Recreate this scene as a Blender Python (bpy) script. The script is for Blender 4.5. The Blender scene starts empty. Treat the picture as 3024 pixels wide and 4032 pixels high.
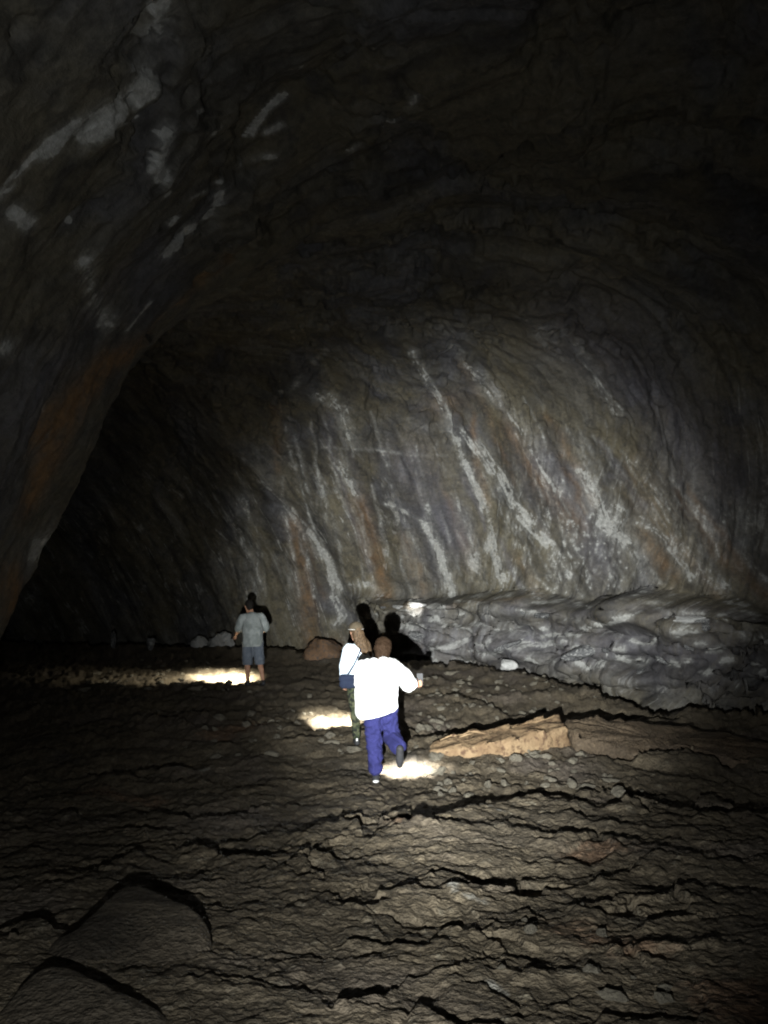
import bpy, bmesh, math, random
import numpy as np
from mathutils import Vector, Matrix

# ------------------------------------------------------------------ camera, world, main light, exposure
scene = bpy.context.scene
scene.unit_settings.system = 'METRIC'
CAM_Z, F_PX, PITCH = 1.55, 797.0, math.radians(2.73)
cam_data = bpy.data.cameras.new('camera')
cam_data.sensor_fit = 'VERTICAL'
cam_data.sensor_height = 36.0
cam_data.lens = F_PX / 1024 * 36.0
cam_data.clip_end = 200
cam = bpy.data.objects.new('camera', cam_data)
cam.location = (0, 0, CAM_Z)
cam.rotation_euler = (math.radians(90) + PITCH, 0, 0)
scene.collection.objects.link(cam)
scene.camera = cam

world = bpy.data.worlds.new('World')
scene.world = world
world.use_nodes = True
world.node_tree.nodes['Background'].inputs[0].default_value = (0.01, 0.011, 0.013, 1)
world.node_tree.nodes['Background'].inputs[1].default_value = 0.05

scene.view_settings.view_transform = 'Standard'
scene.view_settings.look = 'None'
scene.view_settings.exposure = 0.0
scene.view_settings.gamma = 1.0
scene.cycles.max_bounces = 3
scene.cycles.diffuse_bounces = 2
scene.cycles.glossy_bounces = 1
scene.cycles.use_denoising = True
scene.cycles.use_adaptive_sampling = True
scene.cycles.adaptive_threshold = 0.02
scene.cycles.filter_width = 2.0
scene.cycles.sample_clamp_indirect = 4.0

def spot(name, loc, target, power, angle, blend, color, size, parent=None):
    d = bpy.data.lights.new(name, 'SPOT')
    d.energy = power
    d.spot_size = math.radians(angle)
    d.spot_blend = blend
    d.color = color
    d.shadow_soft_size = size
    o = bpy.data.objects.new(name, d)
    scene.collection.objects.link(o)
    v = Vector(target) - Vector(loc)
    o.location = loc
    o.rotation_euler = v.to_track_quat('-Z', 'Y').to_euler()
    if parent is not None:
        o.parent = parent
        o.matrix_parent_inverse = parent.matrix_world.inverted()
    return o

# the photographer's torch, held below the lens: a hot beam and its wide spill
TORCH = (-0.20, 0.05, 1.03)
AIM = (1.85, 17.0, 1.05)
spot('torch_beam', TORCH, AIM, 20500, 39, 1.0, (0.97, 1.0, 0.985), 0.02)
spot('torch_halo', TORCH, AIM, 1700, 59, 1.0, (0.97, 1.0, 0.985), 0.02)
spot('torch_spill', TORCH, (-2.2, 10.0, 3.6), 410, 108, 1.0, (0.95, 0.99, 1.0), 0.02)

# ------------------------------------------------------------------ helpers
rng = np.random.default_rng(7)
random.seed(7)
K = 1024.0 / 4032.0            # photograph pixels -> picture pixels

def ray(px, py):
    x = (px - 384.0) / F_PX; y = (512.0 - py) / F_PX
    c, s = math.cos(PITCH), math.sin(PITCH)
    v = np.array([x, c - y * s, s + y * c])
    return v / v[1]            # one metre of depth along +Y

def at(px, py, depth):
    return np.array([0, 0, CAM_Z]) + ray(px, py) * depth

_G = np.array([[math.cos(a), math.sin(a)] for a in np.linspace(0, 2 * math.pi, 16, endpoint=False)])
def pn(x, y, seed=0):
    x = np.asarray(x, float); y = np.asarray(y, float)
    ix = np.floor(x).astype(np.int64); iy = np.floor(y).astype(np.int64)
    fx = x - ix; fy = y - iy
    def g(i, j, dx, dy):
        h = (i * 374761393 + j * 668265263 + seed * 974711) & 0xffffffff
        h = ((h ^ (h >> 13)) * 1274126177) & 0xffffffff
        h = (h ^ (h >> 16)) & 15
        return _G[h, 0] * dx + _G[h, 1] * dy
    u = fx * fx * fx * (fx * (fx * 6 - 15) + 10); v = fy * fy * fy * (fy * (fy * 6 - 15) + 10)
    a = g(ix, iy, fx, fy); b = g(ix + 1, iy, fx - 1, fy)
    c = g(ix, iy + 1, fx, fy - 1); d = g(ix + 1, iy + 1, fx - 1, fy - 1)
    return ((a + (b - a) * u) * (1 - v) + (c + (d - c) * u) * v) * 1.5

def fbm(x, y, octv=4, seed=0, gain=0.5, ridged=False):
    s = 0.0; a = 1.0
    for k in range(octv):
        n = pn(x * 2.03 ** k + 17.3 * k, y * 2.03 ** k - 9.1 * k, seed + k)
        s = s + a * ((0.6 - np.abs(n)) if ridged else n)
        a *= gain
    return s

def vor(x, y, seed=0):
    """distance to the nearest jittered cell point"""
    ix = np.floor(x).astype(np.int64); iy = np.floor(y).astype(np.int64)
    best = np.full(x.shape, 9.0)
    for di in (-1, 0, 1):
        for dj in (-1, 0, 1):
            i = ix + di; j = iy + dj
            h = (i * 374761393 + j * 668265263 + seed * 974711) & 0xffffffff
            h = ((h ^ (h >> 13)) * 1274126177) & 0xffffffff
            cx = i + (h & 1023) / 1023.0; cy = j + ((h >> 10) & 1023) / 1023.0
            best = np.minimum(best, (x - cx) ** 2 + (y - cy) ** 2)
    return np.sqrt(best)

def sstep(a, b, x):
    t = np.clip((x - a) / (b - a), 0, 1)
    return t * t * (3 - 2 * t)

def link(o):
    scene.collection.objects.link(o); return o

def tag(o, label=None, cat=None, group=None, kind=None):
    if label: o['label'] = label
    if cat: o['category'] = cat
    if group: o['group'] = group
    if kind: o['kind'] = kind
    return o

def empty(name, loc=(0, 0, 0), rz=0.0):
    o = link(bpy.data.objects.new(name, None))
    o.location = loc; o.rotation_euler = (0, 0, rz)
    o.empty_display_size = 0.1
    return o

def grid_mesh(name, P, mat, attrs=None):
    """P (n, m, 3) -> smooth quad mesh; attrs: name -> (n, m, 3 or 4)"""
    n, m = P.shape[:2]
    idx = np.arange(n * m).reshape(n, m)
    q = np.stack([idx[:-1, :-1], idx[:-1, 1:], idx[1:, 1:], idx[1:, :-1]], -1).reshape(-1, 4)
    me = bpy.data.meshes.new(name)
    me.vertices.add(n * m); me.vertices.foreach_set('co', P.reshape(-1).astype(np.float32))
    me.loops.add(q.size); me.loops.foreach_set('vertex_index', q.reshape(-1).astype(np.int32))
    me.polygons.add(len(q)); me.polygons.foreach_set('loop_start', np.arange(0, q.size, 4, dtype=np.int32))
    me.polygons.foreach_set('loop_total', np.full(len(q), 4, np.int32))
    me.update(calc_edges=True)
    me.polygons.foreach_set('use_smooth', np.ones(len(q), bool))
    for k, a in (attrs or {}).items():
        if a.shape[-1] == 4:
            at_ = me.attributes.new(k, 'FLOAT_COLOR', 'POINT'); at_.data.foreach_set('color', a.reshape(-1).astype(np.float32))
        else:
            at_ = me.attributes.new(k, 'FLOAT_VECTOR', 'POINT'); at_.data.foreach_set('vector', a.reshape(-1).astype(np.float32))
    me.materials.append(mat)
    return link(bpy.data.objects.new(name, me))

def catmull(pts, n):
    p = np.asarray(pts, float)
    p = np.vstack([2 * p[0] - p[1], p, 2 * p[-1] - p[-2]])
    t = np.linspace(0, len(pts) - 1 - 1e-6, n)
    i = t.astype(int); f = (t - i)[:, None]
    a, b, c, d = p[i], p[i + 1], p[i + 2], p[i + 3]
    return 0.5 * (2 * b + (c - a) * f + (2 * a - 5 * b + 4 * c - d) * f ** 2 + (3 * b - a - 3 * c + d) * f ** 3)

def poly_dist(V, line):
    """V (N, k), line (M, k): distance to the polyline, nearest param (0..1) and nearest segment"""
    best = np.full(len(V), 1e9); par = np.zeros(len(V)); seg = np.zeros(len(V), int)
    L = np.r_[0, np.cumsum(np.linalg.norm(np.diff(line, axis=0), axis=1))]
    for k in range(len(line) - 1):
        a, b = line[k], line[k + 1]; ab = b - a
        t = np.clip(((V - a) @ ab) / max(ab @ ab, 1e-9), 0, 1)
        d = np.linalg.norm(V - (a + t[:, None] * ab), axis=1)
        m = d < best
        best[m] = d[m]; par[m] = (L[k] + t[m] * (L[k + 1] - L[k])) / L[-1]; seg[m] = k
    return best, par, seg

# ------------------------------------------------------------------ materials
class NT:
    def __init__(s, name, rough=0.85):
        s.m = bpy.data.materials.new(name); s.m.use_nodes = True
        s.t = s.m.node_tree; s.b = s.t.nodes['Principled BSDF']
        s.b.inputs['Roughness'].default_value = rough
        s.b.inputs['Specular IOR Level'].default_value = 0.25
    def n(s, kind, **kw):
        o = s.t.nodes.new(kind)
        for k, v in kw.items(): setattr(o, k, v)
        return o
    def set(s, sock, v):
        if isinstance(v, bpy.types.NodeSocket): s.t.links.new(v, sock)
        else: sock.default_value = v
    def attr(s, name, out='Color'):
        return s.n('ShaderNodeAttribute', attribute_name=name).outputs[out]
    def math(s, op, a, b=0.0, clamp=False):
        o = s.n('ShaderNodeMath', operation=op, use_clamp=clamp); s.set(o.inputs[0], a); s.set(o.inputs[1], b); return o.outputs[0]
    def vscale(s, v, sc):
        o = s.n('ShaderNodeVectorMath', operation='MULTIPLY'); s.set(o.inputs[0], v); o.inputs[1].default_value = sc; return o.outputs[0]
    def noise(s, vec, scale, detail=5, rough=0.55, dist=0.0):
        o = s.n('ShaderNodeTexNoise'); s.set(o.inputs['Vector'], vec); o.inputs['Scale'].default_value = scale
        o.inputs['Detail'].default_value = detail; o.inputs['Roughness'].default_value = rough; o.inputs['Distortion'].default_value = dist
        return o.outputs['Fac']
    def vor(s, vec, scale, feature='F1'):
        o = s.n('ShaderNodeTexVoronoi', feature=feature); s.set(o.inputs['Vector'], vec); o.inputs['Scale'].default_value = scale
        return o.outputs['Distance']
    def ramp(s, f, a, b):
        o = s.n('ShaderNodeMapRange', interpolation_type='SMOOTHSTEP'); s.set(o.inputs['Value'], f)
        o.inputs['From Min'].default_value = a; o.inputs['From Max'].default_value = b; return o.outputs['Result']
    def mix(s, f, a, b, mode='MIX'):
        o = s.n('ShaderNodeMix', data_type='RGBA', blend_type=mode)
        s.set(o.inputs['Factor'], f)
        s.set(o.inputs[6], a if isinstance(a, bpy.types.NodeSocket) else (*a, 1)); s.set(o.inputs[7], b if isinstance(b, bpy.types.NodeSocket) else (*b, 1))
        return o.outputs[2]
    def sep(s, c):
        o = s.n('ShaderNodeSeparateColor'); s.set(o.inputs[0], c); return o.outputs
    def bump(s, h, strength, dist):
        o = s.n('ShaderNodeBump'); s.set(o.inputs['Height'], h); o.inputs['Strength'].default_value = strength; o.inputs['Distance'].default_value = dist
        s.set(s.b.inputs['Normal'], o.outputs[0])
    def color(s, c): s.set(s.b.inputs['Base Color'], c if isinstance(c, bpy.types.NodeSocket) else (*c, 1))

def wall_material():
    k = NT('lava_wall', 0.8)
    geo = k.n('ShaderNodeNewGeometry').outputs['Position']
    flow = k.attr('flow', 'Vector')
    st = k.n('ShaderNodeAttribute', attribute_name='stain')
    r, g, b = k.sep(st.outputs['Color'])[:3]; a = st.outputs['Alpha']
    sx = k.n('ShaderNodeSeparateXYZ'); k.set(sx.inputs[0], flow); gen = sx.outputs[2]
    s1 = k.noise(k.vscale(flow, (1.15, 0.17, 0)), 1.0, 4, 0.6, 0.5)
    s2 = k.noise(k.vscale(flow, (3.4, 0.42, 0)), 1.0, 5, 0.65, 0.7)
    s3 = k.noise(k.vscale(flow, (8.0, 0.9, 0)), 1.0, 3, 0.6, 1.0)
    m1 = k.noise(geo, 0.55, 4, 0.6, 0.6)
    m2 = k.noise(geo, 3.2, 5, 0.68)
    m3 = k.noise(geo, 15.0, 3, 0.65)
    col = k.mix(k.ramp(s1, 0.36, 0.62), (0.043, 0.040, 0.036), (0.112, 0.105, 0.090))
    col = k.mix(k.math('MULTIPLY', k.ramp(m1, 0.41, 0.60), 0.8), col, (0.106, 0.091, 0.058))               # olive ochre film
    col = k.mix(k.math('MULTIPLY', k.ramp(m1, 0.46, 0.32), 0.65), col, (0.090, 0.089, 0.098))
    col = k.mix(k.math('MULTIPLY', k.ramp(s2, 0.47, 0.30), k.math('ADD', k.math('MULTIPLY', gen, 0.55), 0.2)), col, (0.028, 0.026, 0.024))               # dark basalt between
    col = k.mix(k.math('MULTIPLY', k.ramp(m2, 0.50, 0.36), 0.55), col, (0.036, 0.034, 0.031))
    col = k.mix(k.math('MULTIPLY', k.ramp(s2, 0.52, 0.74), k.math('MULTIPLY', gen, 0.6)), col, (0.20, 0.195, 0.175))                # pale drips
    vein = k.ramp(k.math('ABSOLUTE', k.math('SUBTRACT', s1, 0.47)), 0.018, 0.0)
    col = k.mix(k.math('MULTIPLY', k.math('MULTIPLY', vein, gen), k.ramp(m2, 0.45, 0.62)), col, (0.25, 0.245, 0.225))
    col = k.mix(k.math('MULTIPLY', k.math('MULTIPLY', k.ramp(s3, 0.55, 0.68), k.ramp(m2, 0.47, 0.62)), k.math('MULTIPLY', gen, 0.45)), col, (0.24, 0.235, 0.215))
    col = k.mix(gen, k.mix(1.0, col, (0.78, 0.78, 0.79), 'MULTIPLY'), col)                                   # rock overhead coloured darker to offset the torch spill
    nz = k.math('ADD', k.math('MULTIPLY', m2, 0.6), k.math('MULTIPLY', s3, 0.4))
    soft_ = k.ramp(nz, 0.38, 0.62); crisp = k.ramp(k.math('ADD', k.math('MULTIPLY', s3, 0.55), k.math('MULTIPLY', m2, 0.45)), 0.42, 0.58)
    def m(x, f, lo, hi): return k.math('MULTIPLY', x, k.math('ADD', k.math('MULTIPLY', f, hi - lo), lo), True)
    col = k.mix(m(b, soft_, 0.5, 0.95), col, (0.094, 0.090, 0.108))                                          # smooth grey glaze
    col = k.mix(m(g, soft_, 0.25, 0.95), col, k.mix(m2, (0.085, 0.048, 0.022), (0.185, 0.110, 0.052)))        # iron stain
    col = k.mix(m(a, soft_, 0.5, 1.2), col, (0.020, 0.019, 0.018))
    edge = k.math('MULTIPLY', k.math('SUBTRACT', k.math('ADD', k.math('MULTIPLY', m2, 0.6), k.math('ADD', k.math('MULTIPLY', s3, 0.25), k.math('MULTIPLY', m3, 0.15))), 0.5), 2.6)
    crust = k.ramp(k.math('ADD', r, k.math('MULTIPLY', edge, k.ramp(r, 0.03, 0.3))), 0.38, 0.70)
    wfac = k.math('MAXIMUM', k.math('MULTIPLY', crust, 0.62), m(r, crisp, 0.14, 0.75))
    col = k.mix(wfac, col, k.mix(m3, (0.29, 0.29, 0.27), (0.44, 0.44, 0.42)))             # white mineral crust
    col = k.mix(k.ramp(m3, 0.25, 0.8), k.mix(1.0, col, (0.74, 0.74, 0.74), 'MULTIPLY'), k.mix(1.0, col, (1.2, 1.2, 1.2), 'MULTIPLY'))
    k.color(col)
    k.bump(k.math('ADD', k.math('MULTIPLY', m3, 0.6), k.math('MULTIPLY', m2, 0.9)), 0.75, 0.034)
    return k.m

def floor_material(name='lava_floor', tint=(1, 1, 1), pale=0.5, flat=False):
    k = NT(name, 0.78)
    geo = k.n('ShaderNodeNewGeometry').outputs['Position'] if not flat else k.n('ShaderNodeTexCoord').outputs['Object']
    m0 = k.noise(geo, 0.55, 4, 0.55)
    m1 = k.noise(k.vscale(geo, (1, 1.25, 1.25)), 1.8, 4, 0.62, 0.7)
    m2 = k.noise(k.vscale(geo, (1, 1.1, 1.1)), 8.0, 4, 0.65, 0.4)
    m3 = k.noise(geo, 34.0, 3, 0.65)
    col = k.mix(k.ramp(m1, 0.3, 0.7), (0.070, 0.057, 0.040), (0.140, 0.113, 0.076))
    col = k.mix(k.math('MULTIPLY', k.ramp(m0, 0.5, 0.68), 0.6), col, (0.125, 0.104, 0.090))
    col = k.mix(k.math('MULTIPLY', k.ramp(m0, 0.36, 0.24), 0.6), col, (0.098, 0.090, 0.080))
    col = k.mix(k.math('MULTIPLY', k.ramp(m2, 0.56, 0.74), pale), col, (0.26, 0.235, 0.18))
    if not flat:
        st = k.n('ShaderNodeAttribute', attribute_name='stain'); r, g, b = k.sep(st.outputs['Color'])[:3]
        fz = k.math('MULTIPLY', k.math('SUBTRACT', m2, 0.5), 1.6)
        def m(x): return k.ramp(k.math('ADD', x, k.math('MULTIPLY', fz, k.ramp(x, 0.02, 0.3))), 0.25, 0.8)
        col = k.mix(k.math('MULTIPLY', m(g), 0.8), col, (0.17, 0.105, 0.065))
        col = k.mix(k.math('MULTIPLY', m(r), 0.9), col, (0.27, 0.26, 0.23))
        col = k.mix(k.math('MULTIPLY', m(b), 0.9), col, (0.050, 0.050, 0.052))
    col = k.mix(k.ramp(m3, 0.25, 0.75), k.mix(1.0, col, (0.6, 0.6, 0.6), 'MULTIPLY'), k.mix(1.0, col, (1.3, 1.3, 1.3), 'MULTIPLY'))
    col = k.mix(1.0, col, tint, 'MULTIPLY')
    k.color(col)
    h = k.math('ADD', k.math('MULTIPLY', m3, 0.55), k.math('MULTIPLY', m2, 0.8))
    k.bump(h, 1.0, 0.045)
    return k.m

def rock_material(name, c0, c1, c2, scale=3.0, thr=0.55, rough=0.85):
    k = NT(name, rough)
    geo = k.n('ShaderNodeTexCoord').outputs['Object']
    rnd = k.n('ShaderNodeObjectInfo').outputs['Random']
    off = k.n('ShaderNodeVectorMath', operation='ADD'); k.set(off.inputs[0], geo)
    cmb = k.n('ShaderNodeCombineXYZ'); k.set(cmb.inputs[0], k.math('MULTIPLY', rnd, 37.0)); k.set(cmb.inputs[1], k.math('MULTIPLY', rnd, 91.0))
    k.set(off.inputs[1], cmb.outputs[0]); p = off.outputs[0]
    a = k.noise(p, scale, 6, 0.65, 0.5); b = k.noise(p, scale * 4, 5, 0.65)
    col = k.mix(k.ramp(a, 0.35, 0.65), c0, c1)
    col = k.mix(k.ramp(b, thr, thr + 0.16), col, c2)
    k.color(col); k.bump(k.math('ADD', a, b), 0.8, 0.03)
    return k.m

def cloth_material(name, col, col2=None, scale=30.0, rough=0.9):
    k = NT(name, rough)
    geo = k.n('ShaderNodeTexCoord').outputs['Object']
    a = k.noise(geo, scale, 3, 0.5)
    c2 = col2 or tuple(c * 0.8 for c in col)
    k.b.inputs['Specular IOR Level'].default_value = 0.08 if 'hair' in name else 0.2
    k.color(k.mix(k.ramp(a, 0.4, 0.6), col, c2)); k.bump(k.noise(geo, 220, 2, 0.5), 0.3, 0.002)
    return k.m

M_WALL = wall_material()
M_FLOOR = floor_material()
M_SLAB = floor_material('lava_slab_crust', (0.72, 0.73, 0.78), 0.25, True)
M_TAN = rock_material('tan_slab', (0.155, 0.100, 0.055), (0.25, 0.175, 0.100), (0.085, 0.050, 0.030), 3.2, 0.50)
M_BROWN = floor_material('brown_crust', (0.82, 0.74, 0.70), 0.3, True)
M_GREY = rock_material('grey_rubble', (0.062, 0.062, 0.066), (0.13, 0.13, 0.13), (0.33, 0.33, 0.32), 1.6, 0.49)
M_PALE = rock_material('pale_rock', (0.34, 0.34, 0.33), (0.46, 0.455, 0.44), (0.24, 0.24, 0.23), 3.0, 0.6)
M_ORANGE = rock_material('orange_rock', (0.085, 0.052, 0.030), (0.14, 0.082, 0.046), (0.06, 0.048, 0.04), 4.5, 0.48)
M_STONE = rock_material('floor_stone', (0.11, 0.098, 0.077), (0.17, 0.152, 0.115), (0.26, 0.24, 0.20), 3.0, 0.55)

# ------------------------------------------------------------------ the floor
def z0(y, x=0.0):
    y = np.asarray(y, float)
    return -1.05 * sstep(1.0, 10.0, y) - 0.05 * sstep(10, 20, y)

def floor_pt(px, py):
    d = 6.0
    r = ray(px, py)
    for _ in range(60):
        d = 0.5 * d + 0.5 * (z0(d) - CAM_Z) / r[2]
    return np.array([r[0] * d, d])

def Z(kx, ky, ox, oy, pts):     # zoomed-view points -> floor points
    return np.array([floor_pt((ox + kx * p[0]) * K, (oy + ky * p[1]) * K) for p in pts])
A5 = lambda *p: Z(.979, .979, 1400, 2900, p)
A4 = lambda *p: Z(.904, .904, 0, 2900, p)
A0 = lambda *p: Z(1.8228, 1.8228, 0, 0, p)
# crust edges: (points, height of the step, near width, far width)
SC = [
 (A5((45,375),(90,352),(140,362),(180,372),(215,385),(270,385),(320,370),(370,350),(420,325),(470,318),(560,297),(650,275),(750,265),(860,258),(900,238),(950,230),(1000,245)), .085, .5, .9),
 (A5((990,310),(1060,290),(1130,262),(1160,290),(1240,290),(1330,300),(1400,330)), .07, .4, .7),
 (A5((380,530),(420,550),(440,575),(540,575),(620,562),(645,595)), .075, .35, .5),
 (A5((-60,600),(0,645),(60,665),(110,640),(160,603),(270,600),(350,618)), .06, .35, .5),
 (A5((645,625),(720,610),(820,580),(930,560),(1010,535),(1110,505),(1200,480),(1300,460)), .05, .35, .5),
 (A5((775,660),(860,650),(950,632),(1050,625),(1130,615),(1180,660),(1210,660)), .055, .3, .45),
 (A5((1210,600),(1260,597),(1300,640),(1330,690),(1380,705)), .075, .3, .45),
 (A5((30,808),(110,812),(190,805),(240,785),(330,770),(390,735),(430,732),(460,755),(510,755),(530,770),(560,740),(610,712)), .06, .3, .45),
 (A5((600,660),(630,665),(690,678),(720,690)), .05, .25, .35),
 (A5((-100,1060),(0,1040),(80,1015),(200,990),(300,970),(350,945),(410,905),(450,915)), .05, .3, .4),
 (A5((470,985),(530,995),(590,1025),(620,1060),(660,1090),(700,1100)), .05, .25, .35),
 (A5((250,1156),(290,1140),(320,1100),(400,1105),(500,1135),(600,1150),(700,1150)), .085, .25, .35),
 (A5((540,890),(600,875),(700,860),(770,865)), .04, .25, .35),
 (A5((680,945),(750,920),(830,895),(900,885)), .035, .25, .35),
 (A5((970,830),(1100,830),(1170,825),(1180,860),(1240,860),(1320,900)), .05, .25, .35),
 (A5((1090,110),(1130,95),(1250,85),(1330,75),(1380,100),(1450,103),(1540,120)), .12, .5, .9),
 (A5((1290,285),(1340,265),(1400,250),(1450,255),(1560,290)), .08, .4, .6),
 (A5((1000,1150),(1100,1130),(1200,1135),(1260,1110),(1390,1125)), .08, .25, .35),
 (A5((870,420),(930,390),(990,395),(1020,480),(880,485)), .04, .3, .4),
 (A4((1200,560),(1250,540),(1290,525),(1320,545),(1370,515),(1430,520),(1470,540)), .06, .35, .5),
 (A4((950,520),(1000,525),(1050,515),(1150,505),(1200,490)), .045, .35, .5),
 (A4((960,460),(1010,450),(1130,440),(1200,430)), .045, .4, .6),
 (A4((1300,400),(1360,385),(1440,370),(1490,350),(1530,350)), .06, .4, .6),
 (A4((1455,415),(1500,380),(1540,395),(1580,440)), .06, .35, .5),
 (A4((620,735),(700,710),(780,690),(860,670)), .05, .35, .5),
 (A4((1450,870),(1500,850),(1560,860),(1640,885)), .05, .3, .4),
 (A4((1200,915),(1300,900),(1390,905)), .035, .3, .4),
 (A4((780,500),(870,490),(900,490),(940,520)), .06, .4, .6),
 (A4((800,1075),(850,1075),(1000,1085),(1130,1085),(1200,1105),(1320,1105)), .04, .25, .35),
 (A4((1450,1150),(1520,1120),(1600,1110),(1659,1095)), .06, .25, .35),
 (A4((330,180),(450,190),(570,195),(640,160),(760,145),(860,150)), .08, .5, .9),
 (A4((380,590),(450,560),(560,535),(640,520)), .06, .4, .6),
 (A4((0,860),(100,840),(170,830),(200,880)), .09, .3, .5),
 (A0((915,1606),(960,1600),(1010,1598),(1060,1588),(1100,1580),(1180,1564),(1235,1560),(1300,1553),(1400,1548),(1500,1555)), .24, .04, 1.3),  # trough added behind the slabs to widen their shadow
 (A0((900,1500),(960,1508),(1010,1512),(1060,1525),(1120,1540)), .07, .5, .9),
]
EDGE = A0((-200,1395),(100,1398),(380,1405),(480,1409),(590,1415),(660,1421),(740,1430),(815,1436),(890,1440),(960,1446),(1050,1453),(1100,1462),(1150,1470),(1200,1482),(1250,1497),(1330,1512),(1400,1528),(1530,1546),(1659,1558),(1800,1580))
EDGE = np.vstack([EDGE, [[8.5, 8.0], [9.0, 0.0]]])

def floor_height(X, Y, S=None):
    """height of the lava floor at points X, Y"""
    shp = X.shape; X = X.ravel(); Y = Y.ravel()
    h = z0(Y).copy()
    near = np.clip((np.maximum(Y, 1.0) / 9.0) ** 1.35, 0.14, 1.0)
    h += 0.05 * fbm(X * 0.35 + 3, Y * 0.35, 3, 11) * sstep(1, 4, Y)
    # jagged warp for the crust edges
    wx = X + 0.10 * fbm(X * 2.2, Y * 2.2, 3, 21) + 0.02 * pn(X * 16, Y * 16, 25)
    wy = Y + 0.10 * fbm(X * 2.6 + 50, Y * 2.6, 3, 31) + 0.035 * pn(X * 13 + 9, Y * 6, 35)
    # overlapping sheets of ropy crust: slow rise, sudden drop on the far side
    for sc, amp, seed in ((0.75, .075, 41), (1.7, .035, 51)):
        ph = wy * sc * 0.8 + 1.5 * fbm(X * 0.40 * sc, Y * 0.36 * sc, 3, seed) + 0.22 * X * sc
        saw = ph - np.floor(ph)
        am = sstep(0.08, 0.5, fbm(X * 0.5 * sc + 7, Y * 0.5 * sc, 2, seed + 3))
        prof = saw ** 1.6 * (1 - sstep(0.93, 1.0, saw))
        h += amp * am * prof * near * (0.18 + 0.82 * sstep(4.5, 8.5, Y))
    # rubble bumps
    rub = sstep(-0.1, 0.35, fbm(X * 0.4 + 31, Y * 0.4, 2, 71))
    rub = np.maximum(rub * 0.75, sstep(9.5, 12.5, Y))
    rub *= 1 - 0.7 * sstep(5.0, 2.5, Y)
    v = vor(X * 5.0 + pn(X * 3, Y * 3, 5) * .5, Y * 3.2, 3)
    h += rub * 0.065 * (0.6 - v) * near
    v2 = vor(X * 11.0, Y * 8, 4)
    h += (0.6 + 0.4 * rub) * 0.036 * (0.5 - v2) * near ** .5
    h += 0.012 * (0.5 - vor(X * 24.0 + 2 * pn(X * 4, Y * 4, 7), Y * 20.0, 6)) * near ** .4
    h += (0.045 * fbm(X * 1.6, Y * 1.7, 4, 81) + 0.016 * fbm(X * 9, Y * 8, 3, 91, gain=.6)) * near ** .5
    P = np.stack([wx, wy], 1)
    for line, hh, wn, wf in SC:
        lo = line.min(0) - 1.6; hi = line.max(0) + 1.6
        m = np.where((X > lo[0]) & (X < hi[0]) & (Y > lo[1]) & (Y < hi[1]))[0]
        if not len(m): continue
        p = P[m]
        d, par, seg = poly_dist(p, line)
        a, b = line[seg], line[seg + 1]
        t = b - a
        flip = np.where(t[:, 0] >= 0, 1.0, -1.0)
        side = ((t[:, 0]) * (p[:, 1] - a[:, 1]) - t[:, 1] * (p[:, 0] - a[:, 0])) * flip     # > 0: far side
        tp = sstep(0, 0.12, par) * sstep(1, 0.88, par)
        sd = d * np.where(side < 0, -1.0, 1.0); tw = 0.006 + 0.0022 * Y[m]; k_ = sstep(-tw, tw, sd)
        lip_ = 0.85 if wn > .1 else 0.0
        h[m] += near[m] * tp * ((1 - k_) * hh * lip_ * np.exp(-(d / wn) ** 2) - k_ * hh * np.exp(-(d / wf) ** 2))
    d, par, seg = poly_dist(P, EDGE)
    a, b = EDGE[seg], EDGE[seg + 1]; t = b - a
    side = t[:, 0] * (P[:, 1] - a[:, 1]) - t[:, 1] * (P[:, 0] - a[:, 0])
    h += np.where(side < 0, 0.12 * np.exp(-(d / 0.6) ** 2), -0.5)
    # path of the walkers is a little worn
    return h.reshape(shp)

rows = np.r_[np.linspace(-5, 1.9, 40, endpoint=False), 1.0 / np.linspace(1 / 1.9, 1 / 25.0, 860)]
a_ = np.linspace(-1, 1, 660)
fan = 0.53 * np.maximum(rows, 1.0) + 0.5
outer = np.maximum(fan + 1.0, 13.0)
ac = np.clip(np.abs(a_) / 0.93, 0, 1); ao = np.clip((np.abs(a_) - 0.93) / 0.07, 0, 1)
XX = np.sign(a_)[None, :] * (ac[None, :] * fan[:, None] + ao[None, :] * (outer - fan)[:, None])
YY = np.repeat(rows[:, None], len(a_), 1)
ZZ = floor_height(XX, YY)
FS = np.zeros(XX.shape + (4,))
Pf = np.stack([XX.ravel(), YY.ravel()], 1)
def floor_stain(ch, amt, w, pts):
    line = np.array(pts)
    lo = line.min(0) - 3 * w; hi = line.max(0) + 3 * w
    m = np.where((Pf[:, 0] > lo[0]) & (Pf[:, 0] < hi[0]) & (Pf[:, 1] > lo[1]) & (Pf[:, 1] < hi[1]))[0]
    d, par, seg = poly_dist(Pf[m], line)
    v = FS.reshape(-1, 4); v[m, ch] = np.maximum(v[m, ch], amt * np.exp(-(d / w) ** 2))
floor_stain(1, .8, .35, A0((470, 1590), (540, 1570)))
floor_stain(1, .7, .25, A0((1270, 1840), (1310, 1830)))
floor_stain(1, .9, .30, A0((1640, 2150), (1659, 2180)))
floor_stain(1, .6, .30, A0((200, 1720), (320, 1730)))
floor_stain(1, .55, .25, A0((1240, 1990), (1370, 2030)))
floor_stain(0, .8, .10, A0((1080, 1455), (1110, 1458)))
floor_stain(0, .7, .05, A0((975, 1915), (985, 1925)))
floor_stain(0, .6, .06, A0((1010, 1930), (1040, 1935)))
floor_stain(0, .7, .04, A0((1060, 2110), (1080, 2125)))
floor_stain(0, .6, .06, A0((1040, 1760), (1080, 1770)))
floor_stain(1, .7, .22, A0((880, 1790), (900, 1780)))
floor_stain(0, .55, .12, A0((380, 1668), (440, 1665)))
FS[..., 3] = 1
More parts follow.
